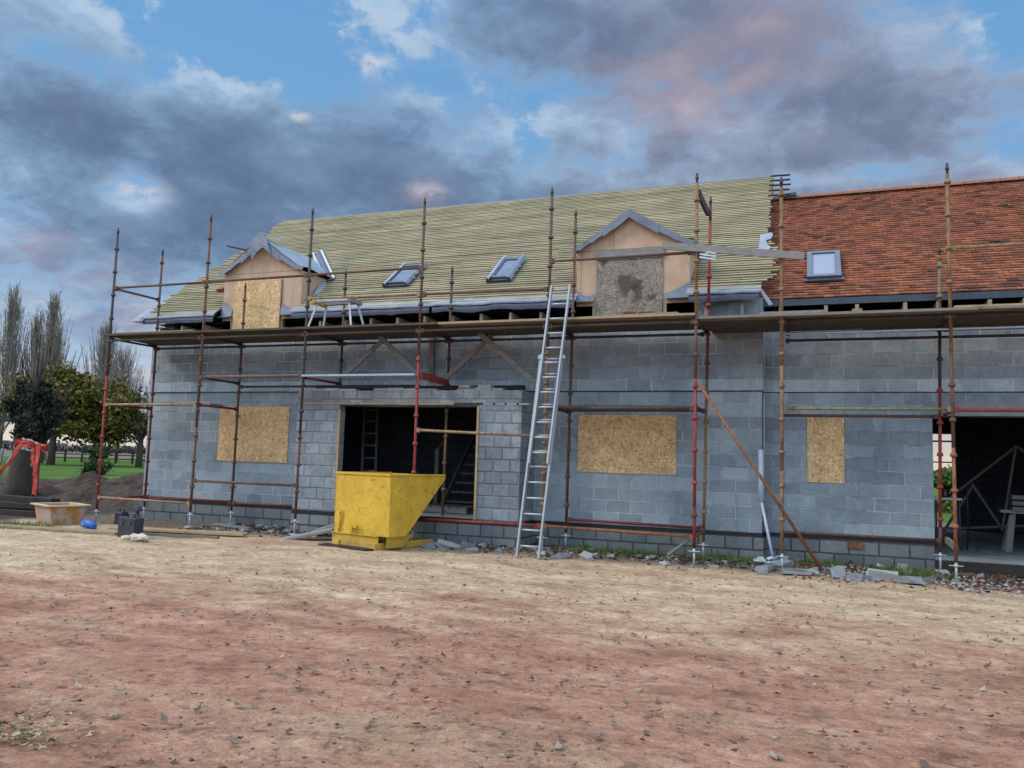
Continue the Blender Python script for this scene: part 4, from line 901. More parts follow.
# downpipe leaning in the corner
t = thing('plastic_pipe', 'pale blue white pipe leaning in the corner between house and wing', 'pipe', (.05, -.3, 0))
m = MB(); m.tube([(.0, -.15, .98), (-.01, -.12, 1.84)], .045, 10); m.build('wide_pipe', 'white', t); m = MB(); m.tube([(.0, -.15, 1.0), (.19, -.4, .12)], .024, 8); m.build('narrow_pipe', 'white', t)
m = MB()
for k in range(7): m.ico((.15 + rc.uniform(-.15, .18), -.65 + rc.uniform(-.25, .2), .05 + rc.uniform(0, .06)), .10, .05, .03, .5, rc)
o = m.build('plastic_wrap', 'white'); tag(o, 'crumpled pale plastic wrap at the foot of the leaning pipe', 'wrapping')

# rubble: individual chunks
rr = random.Random(21)
def chunk(x, y, sx, sy, sz, mat, label, group, tilt=.35, flat=False):
    bm = bmesh.new(); bmesh.ops.create_cube(bm, size=1)
    for v_ in bm.verts: v_.co = Vector((v_.co.x * sx * rr.uniform(.7, 1.1), v_.co.y * sy * rr.uniform(.7, 1.1), v_.co.z * sz * rr.uniform(.7, 1.1)))
    bmesh.ops.subdivide_edges(bm, edges=bm.edges[:], cuts=1, use_grid_fill=True)
    for v_ in bm.verts: v_.co += Vector((rr.uniform(-1, 1) * sx, rr.uniform(-1, 1) * sy, rr.uniform(-1, 1) * sz)) * .07
    me = bpy.data.meshes.new('rubble'); bm.to_mesh(me); bm.free(); me.materials.append(MT[mat])
    o = bpy.data.objects.new('broken_block', me); col.objects.link(o); o.location = (x, y, hfun(x, y) + sz * .22); o.rotation_euler = (rr.uniform(-tilt, tilt), rr.uniform(-tilt, tilt), rr.uniform(0, 3.1)); tag(o, label, 'rubble', group)
G = 'broken block pieces along the foot of the walls'
big_ = [(.35, -.95, .34, .2, .16, 'rubW', 'largest grey block lump beside the ochre scaffold foot'), (.15, -1.45, .36, .2, .12, 'rubW', 'grey broken block lying left of the ochre scaffold foot'), (.55, -1.65, .42, .22, .1, 'rubW', 'long grey block piece in front of the ochre scaffold foot'),
        (.85, -1.25, .3, .2, .1, 'chalk', 'sandy slab piece beside the foot of the diagonal brace'), (1.15, -1.5, .4, .22, .1, 'rubW', 'light grey block piece right of the brace foot'), (1.4, -1.75, .38, .22, .13, 'rubW', 'grey block half in front of the white lump'),
        (1.72, -1.55, .42, .16, .18, 'rubT', 'tall white lump of plaster in the rubble right of the brace'), (2.0, -1.7, .45, .2, .1, 'rubW', 'flat grey piece right of the white plaster lump'), (2.25, -1.45, .3, .2, .07, 'rubW', 'thin grey piece left of the right scaffold foot'), (2.1, -.3, .16, .14, .14, 'rubT', 'small white lump by the wing plinth'),
        (-5.05, -1.45, .5, .14, .12, 'rubT', 'white block sliver leaning by the porch pier'), (-4.75, -1.35, .3, .2, .14, 'rubW', 'grey lump right of the white sliver at the porch pier'), (-5.6, -1.2, .42, .3, .08, 'rubT', 'flat pale piece right of the skip'), (-5.3, -1.75, .2, .15, .07, 'rubW', 'small grey piece between skip and ladder'),
        (-4.5, -1.75, .25, .18, .09, 'rubW', 'grey piece just left of the ladder foot'), (-3.0, -1.7, .28, .2, .08, 'rubW', 'grey piece just right of the ladder foot'), (-2.6, -1.55, .2, .2, .1, 'rubT', 'pale piece between ladder foot and grass tuft')]
for x, y, a, b, c_, mt, lb in big_: chunk(x, y, a, b, c_, mt, lb, G)
for k in range(70):
    zone = rr.choice(['L', 'M', 'R', 'R', 'P', 'M'])
    if zone == 'L': x, y = rr.uniform(-10.6, -8.0), rr.uniform(-1.5, -.4)
    elif zone == 'M': x, y = rr.uniform(-3.1, -.2), rr.uniform(-1.75, -.5)
    elif zone == 'P': x, y = rr.uniform(-5.9, -3.2), rr.uniform(-1.7, -.95)
    else: x, y = rr.uniform(.1, 4.4), rr.uniform(-1.9, -.0)
    s = rr.uniform(.05, .13); chunk(x, y, s * 1.3, s, s * .6, rr.choice(['rubW', 'rubT', 'rubW', 'rubT', 'rubB']), {'L': 'small broken block piece in the rubble left of the porch', 'M': 'small broken block piece in the rubble between ladder and wing corner', 'R': 'small broken block piece in the rubble before the tiled wing', 'P': 'small broken block piece in the rubble before the porch'}[zone], G + {'L': ', left', 'M': ', middle', 'R': ', wing', 'P': ', porch'}[zone])

# scattered small stuff (numpy made)
rng = np.random.default_rng(4)
def chips(name, n, sampler, smin, smax, mat, label, cat, flat=.5):
    base = np.array([(1, 0, 0), (-1, 0, 0), (0, 1, 0), (0, -1, 0), (0, 0, 1), (0, 0, -1)], dtype=float); tri = np.array([(0, 2, 4), (2, 1, 4), (1, 3, 4), (3, 0, 4), (2, 0, 5), (1, 2, 5), (3, 1, 5), (0, 3, 5)])
    V = []; F = []
    for k in range(n):
        x, y = sampler(); s = smin + (smax - smin) * rng.random() ** 3; a = rng.random() * 6.28
        P = base * (1 + rng.uniform(-.35, .35, (6, 1))) * np.array([s, s * rng.uniform(.5, .9), s * flat]); c, q = math.cos(a), math.sin(a)
        P = P @ np.array([[c, q, 0], [-q, c, 0], [0, 0, 1]]) + np.array([x, y, hfun(x, y) + s * flat * .35]); F.append(tri + 6 * k); V.append(P)
    o = npmesh(name, np.concatenate(V), np.concatenate(F), mat); tag(o, label, cat, kind='stuff')
def near():
    while True:
        d = 2.6 + 11 * rng.random() ** 1.5; a = rng.uniform(-.42, 1.02); x = .8 - d * math.sin(a); y = -14.18 + d * math.cos(a)
        if y < -1.6 and mnoise.noise(Vector((x * .7, y * 1.4, 4))) > rng.uniform(-.55, .35): return x, y
chips('soil_clods', 5200, near, .004, .020, 'clod', 'small clods and crumbs of soil strewn over the yard', 'soil clods', .55)
chips('rubble_chips', 2600, lambda: ((lambda x: (x, (-.85 if x < 1 else -1.15) + rng.normal() * .5))(rng.choice([rng.uniform(-10.8, 5.2), rng.uniform(1, 5.2)]))), .012, .055, 'rubT', 'small pale chips of block and mortar along the wall foot', 'rubble chips', .5)
chips('brick_chips', 1500, lambda: (rng.uniform(.4, 5.4), -1.15 + rng.normal() * .5), .012, .05, 'rubB', 'small red brick chips in front of the wing', 'rubble chips', .5)
chips('dark_clods', 3200, lambda: (rng.uniform(-10.8, 5.2), -.7 + rng.normal() * .45), .015, .06, 'msoil', 'dark crumbs of earth along the wall foot', 'soil clods', .6)
def leaves(name, n, sampler, smin, smax, mat, label, lift=.01):
    V = []; F = []
    for k in range(n):
        x, y = sampler(); s = rng.uniform(smin, smax); a = rng.random() * 6.28; c, q = math.cos(a), math.sin(a)
        # lobed outline, curled
        pts = []
        for j in range(8):
            t = 2 * PI * j / 8; rad = s * (1 if j % 2 == 0 else .55) * rng.uniform(.75, 1.15); px, py = rad * math.cos(t), rad * .75 * math.sin(t)
            pz = abs(px) * rng.uniform(.1, .7) + abs(py) * rng.uniform(0, .5)
            pts.append((px, py, pz))
        pts.append((0, 0, 0)); P = np.array(pts); tlt = rng.uniform(-.4, .4); P[:, 2] += P[:, 0] * tlt
        P = P @ np.array([[c, q, 0], [-q, c, 0], [0, 0, 1]]) + np.array([x, y, hfun(x, y) + lift + .01 * rng.random()])
        V.append(P); F.append(np.array([(8, j, (j + 1) % 8) for j in range(8)]) + 9 * k)
    o = npmesh(name, np.concatenate(V), np.concatenate(F), mat); tag(o, label, 'leaves', kind='stuff')
leaves('fallen_leaves', 1700, near, .014, .040, 'dleaf', 'curled brown leaves scattered over the yard')
def corner():
    while True:
        x = -3.2 + rng.normal() * .26; y = -10.98 + rng.normal() * .17
        if True: return x, y
leaves('leaf_patch', 260, corner, .012, .032, 'yleaf', 'patch of pale yellow leaves at the lower left corner of the yard', .02)
def blades(name, n, sampler, h0, h1, label):
    V = []; F = []
    for k in range(n):
        x, y = sampler(); h = rng.uniform(h0, h1); a = rng.random() * 6.28; w = .006; dx, dy = math.cos(a), math.sin(a); bx, by = rng.normal(0, .35, 2) * h; z = hfun(x, y)
        V += [(x - dx * w, y - dy * w, z), (x + dx * w, y + dy * w, z), (x + bx, y + by, z + h)]; F.append((3 * k, 3 * k + 1, 3 * k + 2))
    o = npmesh(name, V, F, 'grass'); tag(o, label, 'grass', kind='stuff')
def tufts():
    cx, cy, s = [(-2.15, -.75, .28), (-1.75, -.6, .2), (-2.8, -.6, .2), (2.35, -.9, .22), (1.9, -.7, .22), (-.35, -.5, .4), (-.75, -.7, .2), (-.3, -.6, .3), (2.1, -1.0, .15), (.9, -.2, .2)][rng.integers(10)]
    return cx + rng.normal() * s, cy + rng.normal() * s * .6
blades('grass', 2600, tufts, .04, .16, 'thin green grass and weeds growing at the wall foot')
def lefts(): return rng.uniform(-16.5, -12.8), -3.0 + rng.normal() * .25
blades('grass', 2200, lefts, .03, .12, 'thin grass at the yard edge by the dark beams')

# ------------------------------------------------------------------ inside the wing
t = thing('roof_truss', 'timber roof truss leaning inside the dark wing opening', 'truss', (3.8, 3, .22))
def tb_(a, b, w=.09): m = MB(); m.bar(a, b, .04, w, up=(0, -1, 0)); m.build('truss_member', 'dimw', t)
tb_((2.75, 3.4, .62), (4.44, 3.5, 2.10)); tb_((3.1, 3.4, .30), (3.7, 3.45, 1.35)); tb_((3.66, 3.4, 1.36), (4.15, 3.4, .52)); tb_((4.13, 3.35, .50), (4.42, 3.45, 2.10)); tb_((3.0, 3.4, .47), (5.8, 3.5, .72)); tb_((4.44, 3.5, 2.10), (5.6, 3.5, 1.1))
t = thing('work_stand', 'small dark stand inside the wing opening carrying the kettle', 'stand', (3.12, 2.6, .22))
MB().box(2.88, 3.34, 2.4, 2.8, 1.06, 1.10).build('top', 'alu', t)
for x, y in ((2.92, 2.44), (3.3, 2.44), (2.92, 2.76), (3.3, 2.76)): MB().box(x - .015, x + .015, y - .015, y + .015, .22, 1.058).build('leg', 'black', t)
t = thing('kettle', 'black electric kettle on the stand in the wing opening', 'kettle', (3.08, 2.6, 1.10))
m = MB(); m.tube([(3.08, 2.6, 1.101), (3.08, 2.6, 1.12), (3.08, 2.6, 1.2), (3.08, 2.6, 1.30), (3.08, 2.6, 1.33)], [.085, .09, .08, .062, .03], 14); m.build('kettle_body', 'kettle', t)
m = MB(); m.tube([(3.13, 2.6, 1.30), (3.21, 2.6, 1.30), (3.22, 2.6, 1.2), (3.16, 2.6, 1.13)], .014, 7); m.build('handle', 'kettle', t); m = MB(); m.tube([(3.01, 2.6, 1.25), (2.96, 2.6, 1.29)], [.025, .015], 8); m.build('spout', 'kettle', t)
t = thing('saw_horse', 'grey timber saw horse at the right edge inside the wing opening', 'saw horse', (4.2, 2.0, .22))
MB().bar((3.85, 2.0, .92), (5.0, 2.0, .90), .22, .05).build('top', 'greyw', t)
for x, dx in ((4.05, -.12), (4.85, .12)):
    for dy in (-.22, .22): m = MB(); m.bar((x, 2.0, .89), (x + dx, 2.0 + dy, .222), .09, .04); m.build('leg', 'greyw', t)
for k in range(3):
    m = MB(); m.box(4.02, 4.7, 1.85, 2.15, .93 + k * .10, 1.0 + k * .10); o = m.build('timber_block', 'dimw'); tag(o, ['bottom', 'middle', 'top'][k] + ' timber piece stacked on the saw horse in the wing', 'timber', 'timber pieces on the saw horse')
B_ = thing('tripod_stand', 'thin dark tripod standing on the concrete inside the wing opening', 'stand', (3.35, 1.8, .22))
MB().tube([(3.33, 1.8, .5), (3.33, 1.8, 1.35)], .012, 6).build('pole', 'black', B_)
for dx, dy in ((-.12, -.1), (.14, -.08), (0, .15)): MB().tube([(3.33, 1.8, .62), (3.33 + dx, 1.8 + dy, .222)], .011, 6).build('leg', 'black', B_)
m = MB(); m.box(2.9, 3.98, 7.66, 7.70, 2.30, 2.34); m.box(2.9, 3.98, 7.66, 7.70, 1.80, 1.83); o = m.build('cross_bar', 'darkw', wing)

# ------------------------------------------------------------------ trees & background
def canopy(m_pts, rnd, c, rx, ry, rz, n, leaf, clumps=26):
    V = []; F = []; cl = []
    for k in range(clumps):
        d = Vector((rnd.gauss(0, 1), rnd.gauss(0, 1), rnd.gauss(0, 1))).normalized() * rnd.uniform(.35, 1) ** .6
        cl.append((c[0] + d.x * rx, c[1] + d.y * ry, c[2] + d.z * rz, rnd.uniform(.16, .34)))
    k = 0
    for _ in range(n):
        a = cl[rnd.randrange(len(cl))]; g = a[3]
        p = (a[0] + rnd.gauss(0, g * rx * .55), a[1] + rnd.gauss(0, g * ry * .55), a[2] + rnd.gauss(0, g * rz * .5))
        s = leaf * rnd.uniform(.6, 1.3); q = [Vector((rnd.gauss(0, 1), rnd.gauss(0, 1), rnd.gauss(0, 1))).normalized() * s for _ in range(2)]
        V += [tuple(Vector(p) + q[0]), tuple(Vector(p) + q[1]), tuple(Vector(p) - q[0] * .8), tuple(Vector(p) - q[1] * .8)]; F.append((4 * k, 4 * k + 1, 4 * k + 2, 4 * k + 3)); k += 1
    return V, F, cl
def leafy(x, y, h, rx, rz, cz, mat, label, seed, n=4500, leaf=.13, trunk=.22, group=None, name='broadleaf_tree', cut=None, ry=None):
    rd = random.Random(seed); t = thing(name, label, 'tree', (x, y, 0), group)
    V, F, cl = canopy(None, rd, (x, y, cz), rx, ry or rx, rz, n, leaf)
    npmesh('crown', V, F, mat, t)
    m = MB(); m.tube([(x, y, -.1), (x + .05, y, cz * .35), (x + .1, y, cz * .75)], [trunk, trunk * .8, trunk * .5], 8)
    for a in cl[::2]: m.tube([(x + .05, y, cz * rd.uniform(.35, .6)), ((x + a[0]) / 2, (y + a[1]) / 2, (cz * .5 + a[2]) / 2 + .2), a[:3]], [trunk * .35, trunk * .2, .02], 5, False)
    m.build('trunk', 'bark', t)
leafy(-61.6, 37.6, 9, 4.1, 2.9, 5.2, 'lfA', 'round yellow green autumn tree behind the ivy trunk', 1, 9000, .19, .35)
leafy(-58.8, 39.7, 9, 3.9, 2.8, 5.1, 'lfA', 'olive green autumn tree in the middle behind the left scaffold pole', 2, 8500, .19, .40)
leafy(-55.6, 41.5, 8, 3.2, 2.3, 4.8, 'lfB', 'thinning russet tree nearest the house corner', 3, 3000, .15, .3)
def poplar(x, y, h, w, label, seed, leaves_=1, spread=.35, nb=185, trunk=.2):
    rd = random.Random(seed); t = thing('bare_poplar', label, 'tree', (x, y, 0), 'bare poplars on the left'); m = MB(); V = []; F = []; k = 0
    m.tube([(x, y, -.1), (x + rd.uniform(-.2, .2), y, h * .5), (x + rd.uniform(-.3, .3), y, h * .97)], [trunk, trunk * .6, .02], 6, False); mb = MB()
    for _ in range(nb):
        z0 = h * rd.uniform(.12, .85); a = rd.uniform(0, 6.28); ln = (h - z0) * rd.uniform(.3, .65) + .5; o = w * rd.uniform(.4, 1) * min(1, ln / (h * .35)) * (1 - .45 * z0 / h)
        p0 = Vector((x, y, z0)); p1 = p0 + Vector((math.cos(a) * o * .7, math.sin(a) * o * .7, ln * spread)); p2 = p0 + Vector((math.cos(a) * o, math.sin(a) * o, ln))
        mb.tube([p0, p1, p2], [.05, .03, .011], 4, False)
        for __ in range(5):
            q = p0.lerp(p1, rd.random()) if rd.random() < .4 else p1.lerp(p2, rd.random()); d = Vector((rd.gauss(0, .25), rd.gauss(0, .25), rd.uniform(.4, 1.1))); mb.tube([q, q + d], [.020, .009], 3, False)
            for ___ in range(2 * leaves_):
                c = q + d * rd.random() + Vector((rd.gauss(0, .12), rd.gauss(0, .12), 0)); e1 = Vector((rd.gauss(0, 1), rd.gauss(0, 1), rd.gauss(0, 1))).normalized() * .07; e2 = Vector((rd.gauss(0, 1), rd.gauss(0, 1), rd.gauss(0, 1))).normalized() * .07
                V += [tuple(c + e1), tuple(c + e2), tuple(c - e1)]; F.append((3 * k, 3 * k + 1, 3 * k + 2)); k += 1
    m.build('trunk', 'bark', t); mb.build('branches', 'twig', t)
    if V: npmesh('last_leaves', V, F, 'lfP', t)
poplar(-70.2, 39.3, 17.3, 2.3, 'tall bare poplar at the left edge', 1); poplar(-72.7, 44.0, 15.8, 1.9, 'slim bare poplar second from the left', 2); poplar(-66.9, 41.0, 16.8, 2.2, 'tall bare poplar third from the left with a pointed top', 3)
poplar(-83.0, 54.5, 15.8, 3.6, 'wide bare poplar left of the round green tree', 4, 0, .4, 260); poplar(-78.7, 57.9, 17.4, 3.6, 'bare poplar standing directly above the round green tree', 5, 0, .4, 260); poplar(-80.0, 62.0, 14.8, 5, 'spreading bare tree behind the round green tree', 6, 0, .3, 240); poplar(-76.0, 64.5, 12.5, 3.2, 'low spreading bare tree closest to the house', 7, 0, .3, 200)
# ivy covered trunk with its bare upper limbs
t = thing('ivy_tree', 'thick old trunk smothered in dark ivy with red netting around it', 'tree', (-22.1, 3.9, 0))
m = MB(); rd = random.Random(4)
m.tube([(-22.15, 3.9, -.1), (-22.1, 3.9, .3), (-22.05, 3.9, 1.2), (-21.95, 3.9, 2.2), (-21.85, 3.9, 3.2), (-21.9, 3.9, 4.2)], [.52, .44, .40, .37, .30, .15], 14); m.build('trunk', 'barkI', t)
m = MB()
for k in range(22):
    a = rd.uniform(0, 6.28); p0 = Vector((-21.9, 3.9, rd.uniform(2.2, 3.6))); o = rd.uniform(.3, 1.1); m.tube([p0, p0 + Vector((math.cos(a) * o, math.sin(a) * o, .6)), p0 + Vector((math.cos(a) * o * 1.3, math.sin(a) * o * 1.3, rd.uniform(1.0, 2.2)))], [.03, .018, .006], 5, False)
m.build('limbs', 'barkI', t)
V = []; F = []
for c_, rx, rz, n_ in (((-21.75, 3.85, 2.35), .55, .8, 5200), ((-22.2, 3.8, 2.9), .5, .6, 2400), ((-21.3, 3.9, 2.75), .5, .55, 2200), ((-21.9, 3.75, 1.9), .42, .5, 1500), ((-21.6, 3.8, 3.3), .42, .4, 1200)):
    v_, f_, _ = canopy(None, rd, c_, rx, rx, rz, n_, .055, 22); o_ = len(V); V += v_; F += [tuple(q + o_ for q in fa) for fa in f_]
npmesh('ivy', V, F, 'lfI', t)
t = thing('barrier_netting', 'torn red barrier netting with pale strips draped round the ivy trunk', 'barrier', (-20.3, 2.6, 0))
def ribbon(pts, w, nm, mt='redp', seed=0, fold=.07):
    """loose strip hanging along pts, w = width vector"""
    m = MB(); P = []; N_ = 14; K = 5; pts = [Vector(p) for p in pts]; w = Vector(w)
    for i in range(N_ + 1):
        q = i / N_ * (len(pts) - 1); a = int(min(q, len(pts) - 2)); p = pts[a].lerp(pts[a + 1], q - a)
        for k in range(K + 1):
            t_ = k / K - .5; nz = mnoise.noise(Vector((i * .45, k * .9, seed))); P.append(p + w * (t_ + .18 * nz) + Vector((0, -abs(nz) * fold - fold * .5 * math.sin(k * 2.6), nz * fold)))
    m.poly(P, [(i * (K + 1) + k, i * (K + 1) + k + 1, (i + 1) * (K + 1) + k + 1, (i + 1) * (K + 1) + k) for i in range(N_) for k in range(K)], True); m.build(nm, mt, t)
ribbon([(-21.35, 2.95, 1.45), (-20.95, 2.75, 1.62), (-20.45, 2.7, 1.60), (-20.0, 2.95, 1.45)], (0, .02, .24), 'netting', seed=1)
ribbon([(-20.08, 2.72, 1.60), (-19.98, 2.62, 1.1), (-19.95, 2.6, .62), (-19.9, 2.58, .16)], (.17, .02, 0), 'netting', seed=2)
ribbon([(-20.28, 2.72, 1.50), (-20.2, 2.66, 1.25), (-20.12, 2.62, .95)], (.12, 0, .02), 'netting', seed=6)
ribbon([(-20.75, 2.72, 1.62), (-20.95, 2.62, 1.2), (-21.3, 2.55, .75), (-21.6, 2.5, .35)], (.20, .02, .03), 'netting', seed=3)
ribbon([(-21.5, 2.5, .42), (-21.9, 2.45, .62), (-22.4, 2.4, .40)], (.02, .02, .22), 'netting', seed=4)
ribbon([(-20.65, 2.62, 1.74), (-20.3, 2.6, 1.72), (-20.0, 2.62, 1.62)], (0, 0, .035), 'strip', 'white', 5, .02)
ribbon([(-20.6, 2.58, 1.48), (-20.15, 2.56, 1.42)], (0, 0, .07), 'strip', 'feltL', 7, .03)
ribbon([(-21.05, 2.5, 1.02), (-20.85, 2.5, 1.28)], (.04, 0, 0), 'strip', 'white', 8, .01)
ribbon([(-21.25, 2.52, 1.45), (-21.35, 2.5, .9), (-21.5, 2.48, .3)], (.14, 0, 0), 'sheeting', 'feltL', 9, .06)
t = thing('bird_table', 'dark flat topped post at the far left behind the ivy tree', 'post', (-31.9, 11.1, 0))
MB().box(-31.95, -31.85, 11.05, 11.15, 0, 2.6).build('post', 'darkw', t); MB().box(-33.0, -31.4, 10.8, 11.4, 2.6, 2.85).build('top', 'darkw', t)
# bushes
def bush(x, y, rx, rz, mat, label, seed, n=1500, leaf=.1):
    rd = random.Random(seed); V, F, _ = canopy(None, rd, (x, y, rz * .8), rx, rx, rz, n, leaf, 14); o = npmesh('bush', V, F, mat); tag(o, label, 'bush')
bush(-38.5, 21.5, 1.1, 1.0, 'lfG', 'round green bush on the grass behind the soil heaps', 31); bush(-58, 47, 1.8, 1.3, 'lfB', 'brown green bush between the tree trunks', 32, 2200, .13); bush(-41, 15, 1.6, 1.3, 'lfI', 'dark bush at the left edge behind the ivy tree', 33, 2200, .12)
bush(-56.5, 52.5, 1.2, 1.0, 'lfI', 'small dark bush by the far fence', 34, 1200, .12)
bush(10.5, 24, 2.6, 1.5, 'lfG', 'green bush seen through the back opening of the wing', 35, 4200, .12); bush(7.0, 22, 2.0, 1.1, 'grass', 'light green bush seen through the back opening of the wing', 36, 3000, .11)
# post and rail fence far off
t = thing('paddock_fence', 'dark post and rail fence crossing the far pasture', 'fence', (-66, 52, 0))
a = Vector((-75.5, 48.8, 0)); b = Vector((-50, 58, 0)); nposts = 16
for k in range(nposts):
    q = a.lerp(b, k / (nposts - 1)); MB().box(q.x - .08, q.x + .08, q.y - .08, q.y + .08, 0, 1.4).build('post', 'darkw', t)
for z in (.5, .9, 1.3): m = MB(); m.bar(a + Vector((0, -.1, z)), b + Vector((0, -.1, z)), .05, .11); m.build('rail', 'darkw', t)
# far hedgerow, one mass
V = []; F = []; rd = random.Random(9); k = 0
for i in range(9000):
    s = rd.random(); x = -330 + 480 * s; y = 190 + 70 * math.sin(s * 3.1) + rd.uniform(-4, 4); hz = 2.2 + 2.6 * abs(mnoise.noise(Vector((x * .03, 0, 0)))) + 1.5 * abs(mnoise.noise(Vector((x * .15, 3, 0))))
    p = Vector((x, y, rd.uniform(0, hz))); e1 = Vector((rd.gauss(0, 1), rd.gauss(0, 1), rd.gauss(0, 1))).normalized() * .9; e2 = Vector((rd.gauss(0, 1), rd.gauss(0, 1), rd.gauss(0, 1))).normalized() * .9
    V += [tuple(p + e1), tuple(p + e2), tuple(p - e1), tuple(p - e2)]; F.append((4 * k, 4 * k + 1, 4 * k + 2, 4 * k + 3)); k += 1
o = npmesh('hedgerow', V, F, simple('far_hedge', (.11, .10, .095), .3, .1, .95, bumpd=0)); tag(o, 'low brown hedgerow along the far edge of the fields', 'hedge', kind='stuff')

# ------------------------------------------------------------------ SKY
SUN_EL, SUN_AZ = math.radians(40), math.radians(238)     # azimuth clockwise from +Y
w = bpy.data.worlds.new('World'); scn.world = w; w.use_nodes = True; t = w.node_tree; t.nodes.clear()
n = NB.__new__(NB); n.t = t; n.N = t.nodes
out = n.N.new('ShaderNodeOutputWorld'); bg = n.N.new('ShaderNodeBackground'); t.links.new(bg.outputs[0], out.inputs[0]); bg.inputs[1].default_value = .1; w.cycles.sampling_method = 'MANUAL'; w.cycles.sample_map_resolution = 256
sky = n.N.new('ShaderNodeTexSky'); sky.sky_type = 'NISHITA'; sky.sun_disc = False; sky.sun_elevation = SUN_EL; sky.sun_rotation = SUN_AZ; sky.air_density = 1.2; sky.dust_density = 1.0
d = n.co('Generated'); dx, dy, dz = n.sep(d)
az = n.math('ARCTAN2', dx, dy); el = n.math('ARCSINE', dz)
# cloud field: fractal noise on a flattened dome plus broad banks
den = n.math('ADD', n.math('MAXIMUM', dz, 0.), .35)
px = n.math('DIVIDE', dx, den); py = n.math('DIVIDE', dy, den); P = n.comb(px, py, 0.)
def g(Q):
    a = n.noise(n.map(Q, (1, 1, 1), (3.1, 1.7, 0)), 1.6, 6, .56, .2); b = n.noise(n.map(Q, (1, 1, 1), (1, 9, 0)), 4.6, 5, .6, .15)
    return n.math('ADD', n.math('MULTIPLY', n.math('SUBTRACT', a, .5), 1.3), n.math('MULTIPLY', n.math('SUBTRACT', b, .5), .85))
g1 = g(P); g2 = g(n.map(P, (.955, .955, 1), (.012, 0, 0)))
f2 = n.noise(n.map(P, (1, 1, 1), (7, 5, 0)), 2.6, 5, .6, .3); f5 = n.noise(P, 13, 6, .66, .4)
def blob(a0, e0, ra, re, wt):
    q = n.math('ADD', n.math('POWER', n.math('DIVIDE', n.math('SUBTRACT', az, a0), ra), 2.), n.math('POWER', n.math('DIVIDE', n.math('SUBTRACT', el, e0), re), 2.))
    return n.math('MULTIPLY', n.math('EXPONENT', n.math('MULTIPLY', q, -1.)), wt)
def total(lst):
    s = None
    for b in lst: v_ = blob(*b); s = v_ if s is None else n.math('ADD', s, v_)
    return s
bank = total([(-.92, .345, .12, .05, .22), (-.72, .33, .13, .05, .16), (-.56, .375, .12, .07, .40), (-.42, .32, .13, .055, .24), (-.66, .26, .25, .04, .12), (-.99, .46, .08, .04, .20),
              (-.16, .46, .20, .11, .34), (.06, .41, .17, .09, .34), (-.04, .31, .3, .05, .22), (-.38, .52, .10, .05, .18),
              (-.70, .47, .24, .055, -.50), (-.84, .40, .09, .03, -.15), (-.81, .285, .05, .025, -.26), (-.345, .40, .03, .045, -.22), (.03, .335, .12, .014, -.24), (.22, .46, .06, .05, -.34), (.22, .36, .05, .03, -.18), (-.9, .13, .35, .06, -.12)])
dens = n.math('ADD', n.math('ADD', g1, n.math('MULTIPLY', n.math('SUBTRACT', f5, .5), .62)), n.math('ADD', n.math('MULTIPLY', bank, .9), .03))
cov = n.mr(dens, -.13, .17)
thick = n.mr(n.math('ADD', dens, n.math('MULTIPLY', n.math('SUBTRACT', f2, .5), .4)), .0, .50)
relief = n.math('ADD', n.math('SUBTRACT', g1, g2), n.math('MULTIPLY', n.math('SUBTRACT', f5, .5), .25))
side = n.mr(az, -.42, -.15)
pink = n.math('ADD', total([(-.13, .45, .13, .065, .95), (-.02, .505, .09, .06, .9), (-.475, .325, .035, .018, 1.), (-.85, .19, .2, .05, .6), (.14, .48, .09, .05, .4)]), n.math('MULTIPLY', n.math('SUBTRACT', f2, .55), 1.6))
blue = n.ramp(n.math('MULTIPLY', el, 1.6), [(0., (.46, .55, .68)), (.12, (.40, .53, .70)), (.35, (.24, .45, .72)), (.60, (.165, .40, .71)), (.85, (.15, .37, .69))])
nis = n.mix(1., sky.outputs[0], (.13, .13, .13), 'MULTIPLY')
clear = n.mix(.15, blue, nis)
cc = n.mix(side, n.ramp(thick, [(0, (.30, .44, .63)), (.3, (.205, .325, .495)), (.65, (.15, .235, .38)), (1, (.12, .185, .31))]), n.ramp(thick, [(0, (.33, .44, .61)), (.3, (.25, .32, .46)), (.65, (.185, .235, .35)), (1, (.15, .19, .295))]))
cc = n.mix(n.mr(pink, .1, 1.1, 0, .75), cc, n.mix(n.mr(f2, .4, .7), (.26, .255, .35), (.47, .39, .43)))
cc = n.mix(1., cc, n.ramp(n.math('ADD', n.math('MULTIPLY', relief, 1.1), .5), [(.25, (.74, .78, .84)), (.5, (1, 1, 1)), (.72, (1.5, 1.42, 1.32))]), 'MULTIPLY')
skyc = n.mix(cov, clear, cc)
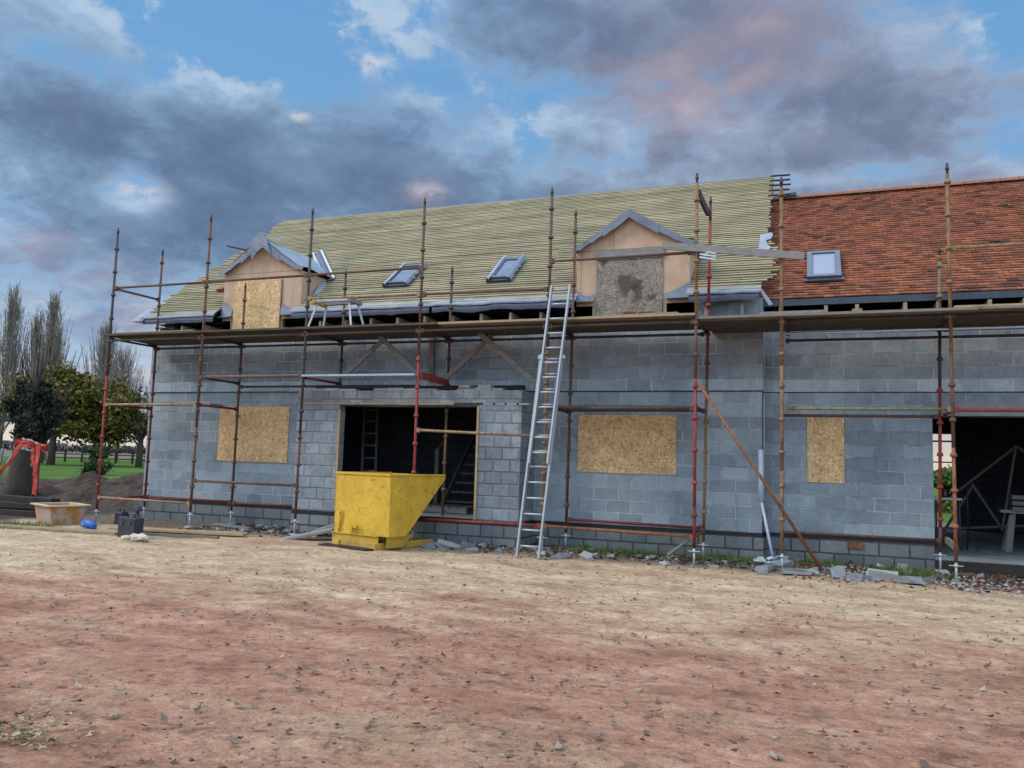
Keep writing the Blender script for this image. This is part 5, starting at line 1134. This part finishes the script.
edge = n.math('MULTIPLY', n.mr(dens, -.10, .0), n.mr(dens, .14, .02)); edge = n.math('MULTIPLY', edge, n.mr(relief, -.02, .16))
skyc = n.mix(n.math('MULTIPLY', edge, .55), skyc, (.56, .64, .74))
spots = total([(-.556, .464, .035, .016, 1.1), (-.640, .398, .02, .008, 1.0), (-.815, .287, .045, .022, .9), (-.475, .325, .03, .018, .6), (-.845, .10, .10, .022, 1.0), (-.765, .078, .05, .010, 1.0), (.02, .333, .05, .006, .5)])
skyc = n.mix(n.mr(n.math('MULTIPLY', spots, n.mr(f5, .34, .64)), .08, 1.0, 0, .7), skyc, (.66, .68, .74))
# glow near the horizon
glow = n.mr(n.math('ADD', el, n.math('MULTIPLY', n.math('SUBTRACT', f2, .5), .05)), .085, .005)
warm = n.math('MULTIPLY', glow, .85)
skyc = n.mix(warm, skyc, (.84, .73, .58))
pk = n.math('MULTIPLY', n.mr(el, .20, .06), n.mr(f2, .48, .62, 0, .5)); skyc = n.mix(pk, skyc, (.62, .52, .55))
# sky overhead and behind the camera brightened out of view, added to light the scene
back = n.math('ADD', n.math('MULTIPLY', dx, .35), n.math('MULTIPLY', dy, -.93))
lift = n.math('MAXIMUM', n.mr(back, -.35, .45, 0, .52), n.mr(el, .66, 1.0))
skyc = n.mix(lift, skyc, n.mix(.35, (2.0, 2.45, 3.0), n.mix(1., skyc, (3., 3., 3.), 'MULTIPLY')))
skyc = n.mix(n.mr(dz, -.01, -.05), skyc, (.16, .13, .11))
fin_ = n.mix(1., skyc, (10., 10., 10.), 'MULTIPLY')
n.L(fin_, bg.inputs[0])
s = bpy.data.lights.new('sun', 'SUN'); s.energy = 2.0; s.angle = math.radians(18); s.color = (1, .86, .68)
so = bpy.data.objects.new('sun', s); col.objects.link(so)
sd = Vector((math.sin(SUN_AZ) * math.cos(SUN_EL), math.cos(SUN_AZ) * math.cos(SUN_EL), math.sin(SUN_EL)))
so.rotation_euler = sd.to_track_quat('Z', 'Y').to_euler()
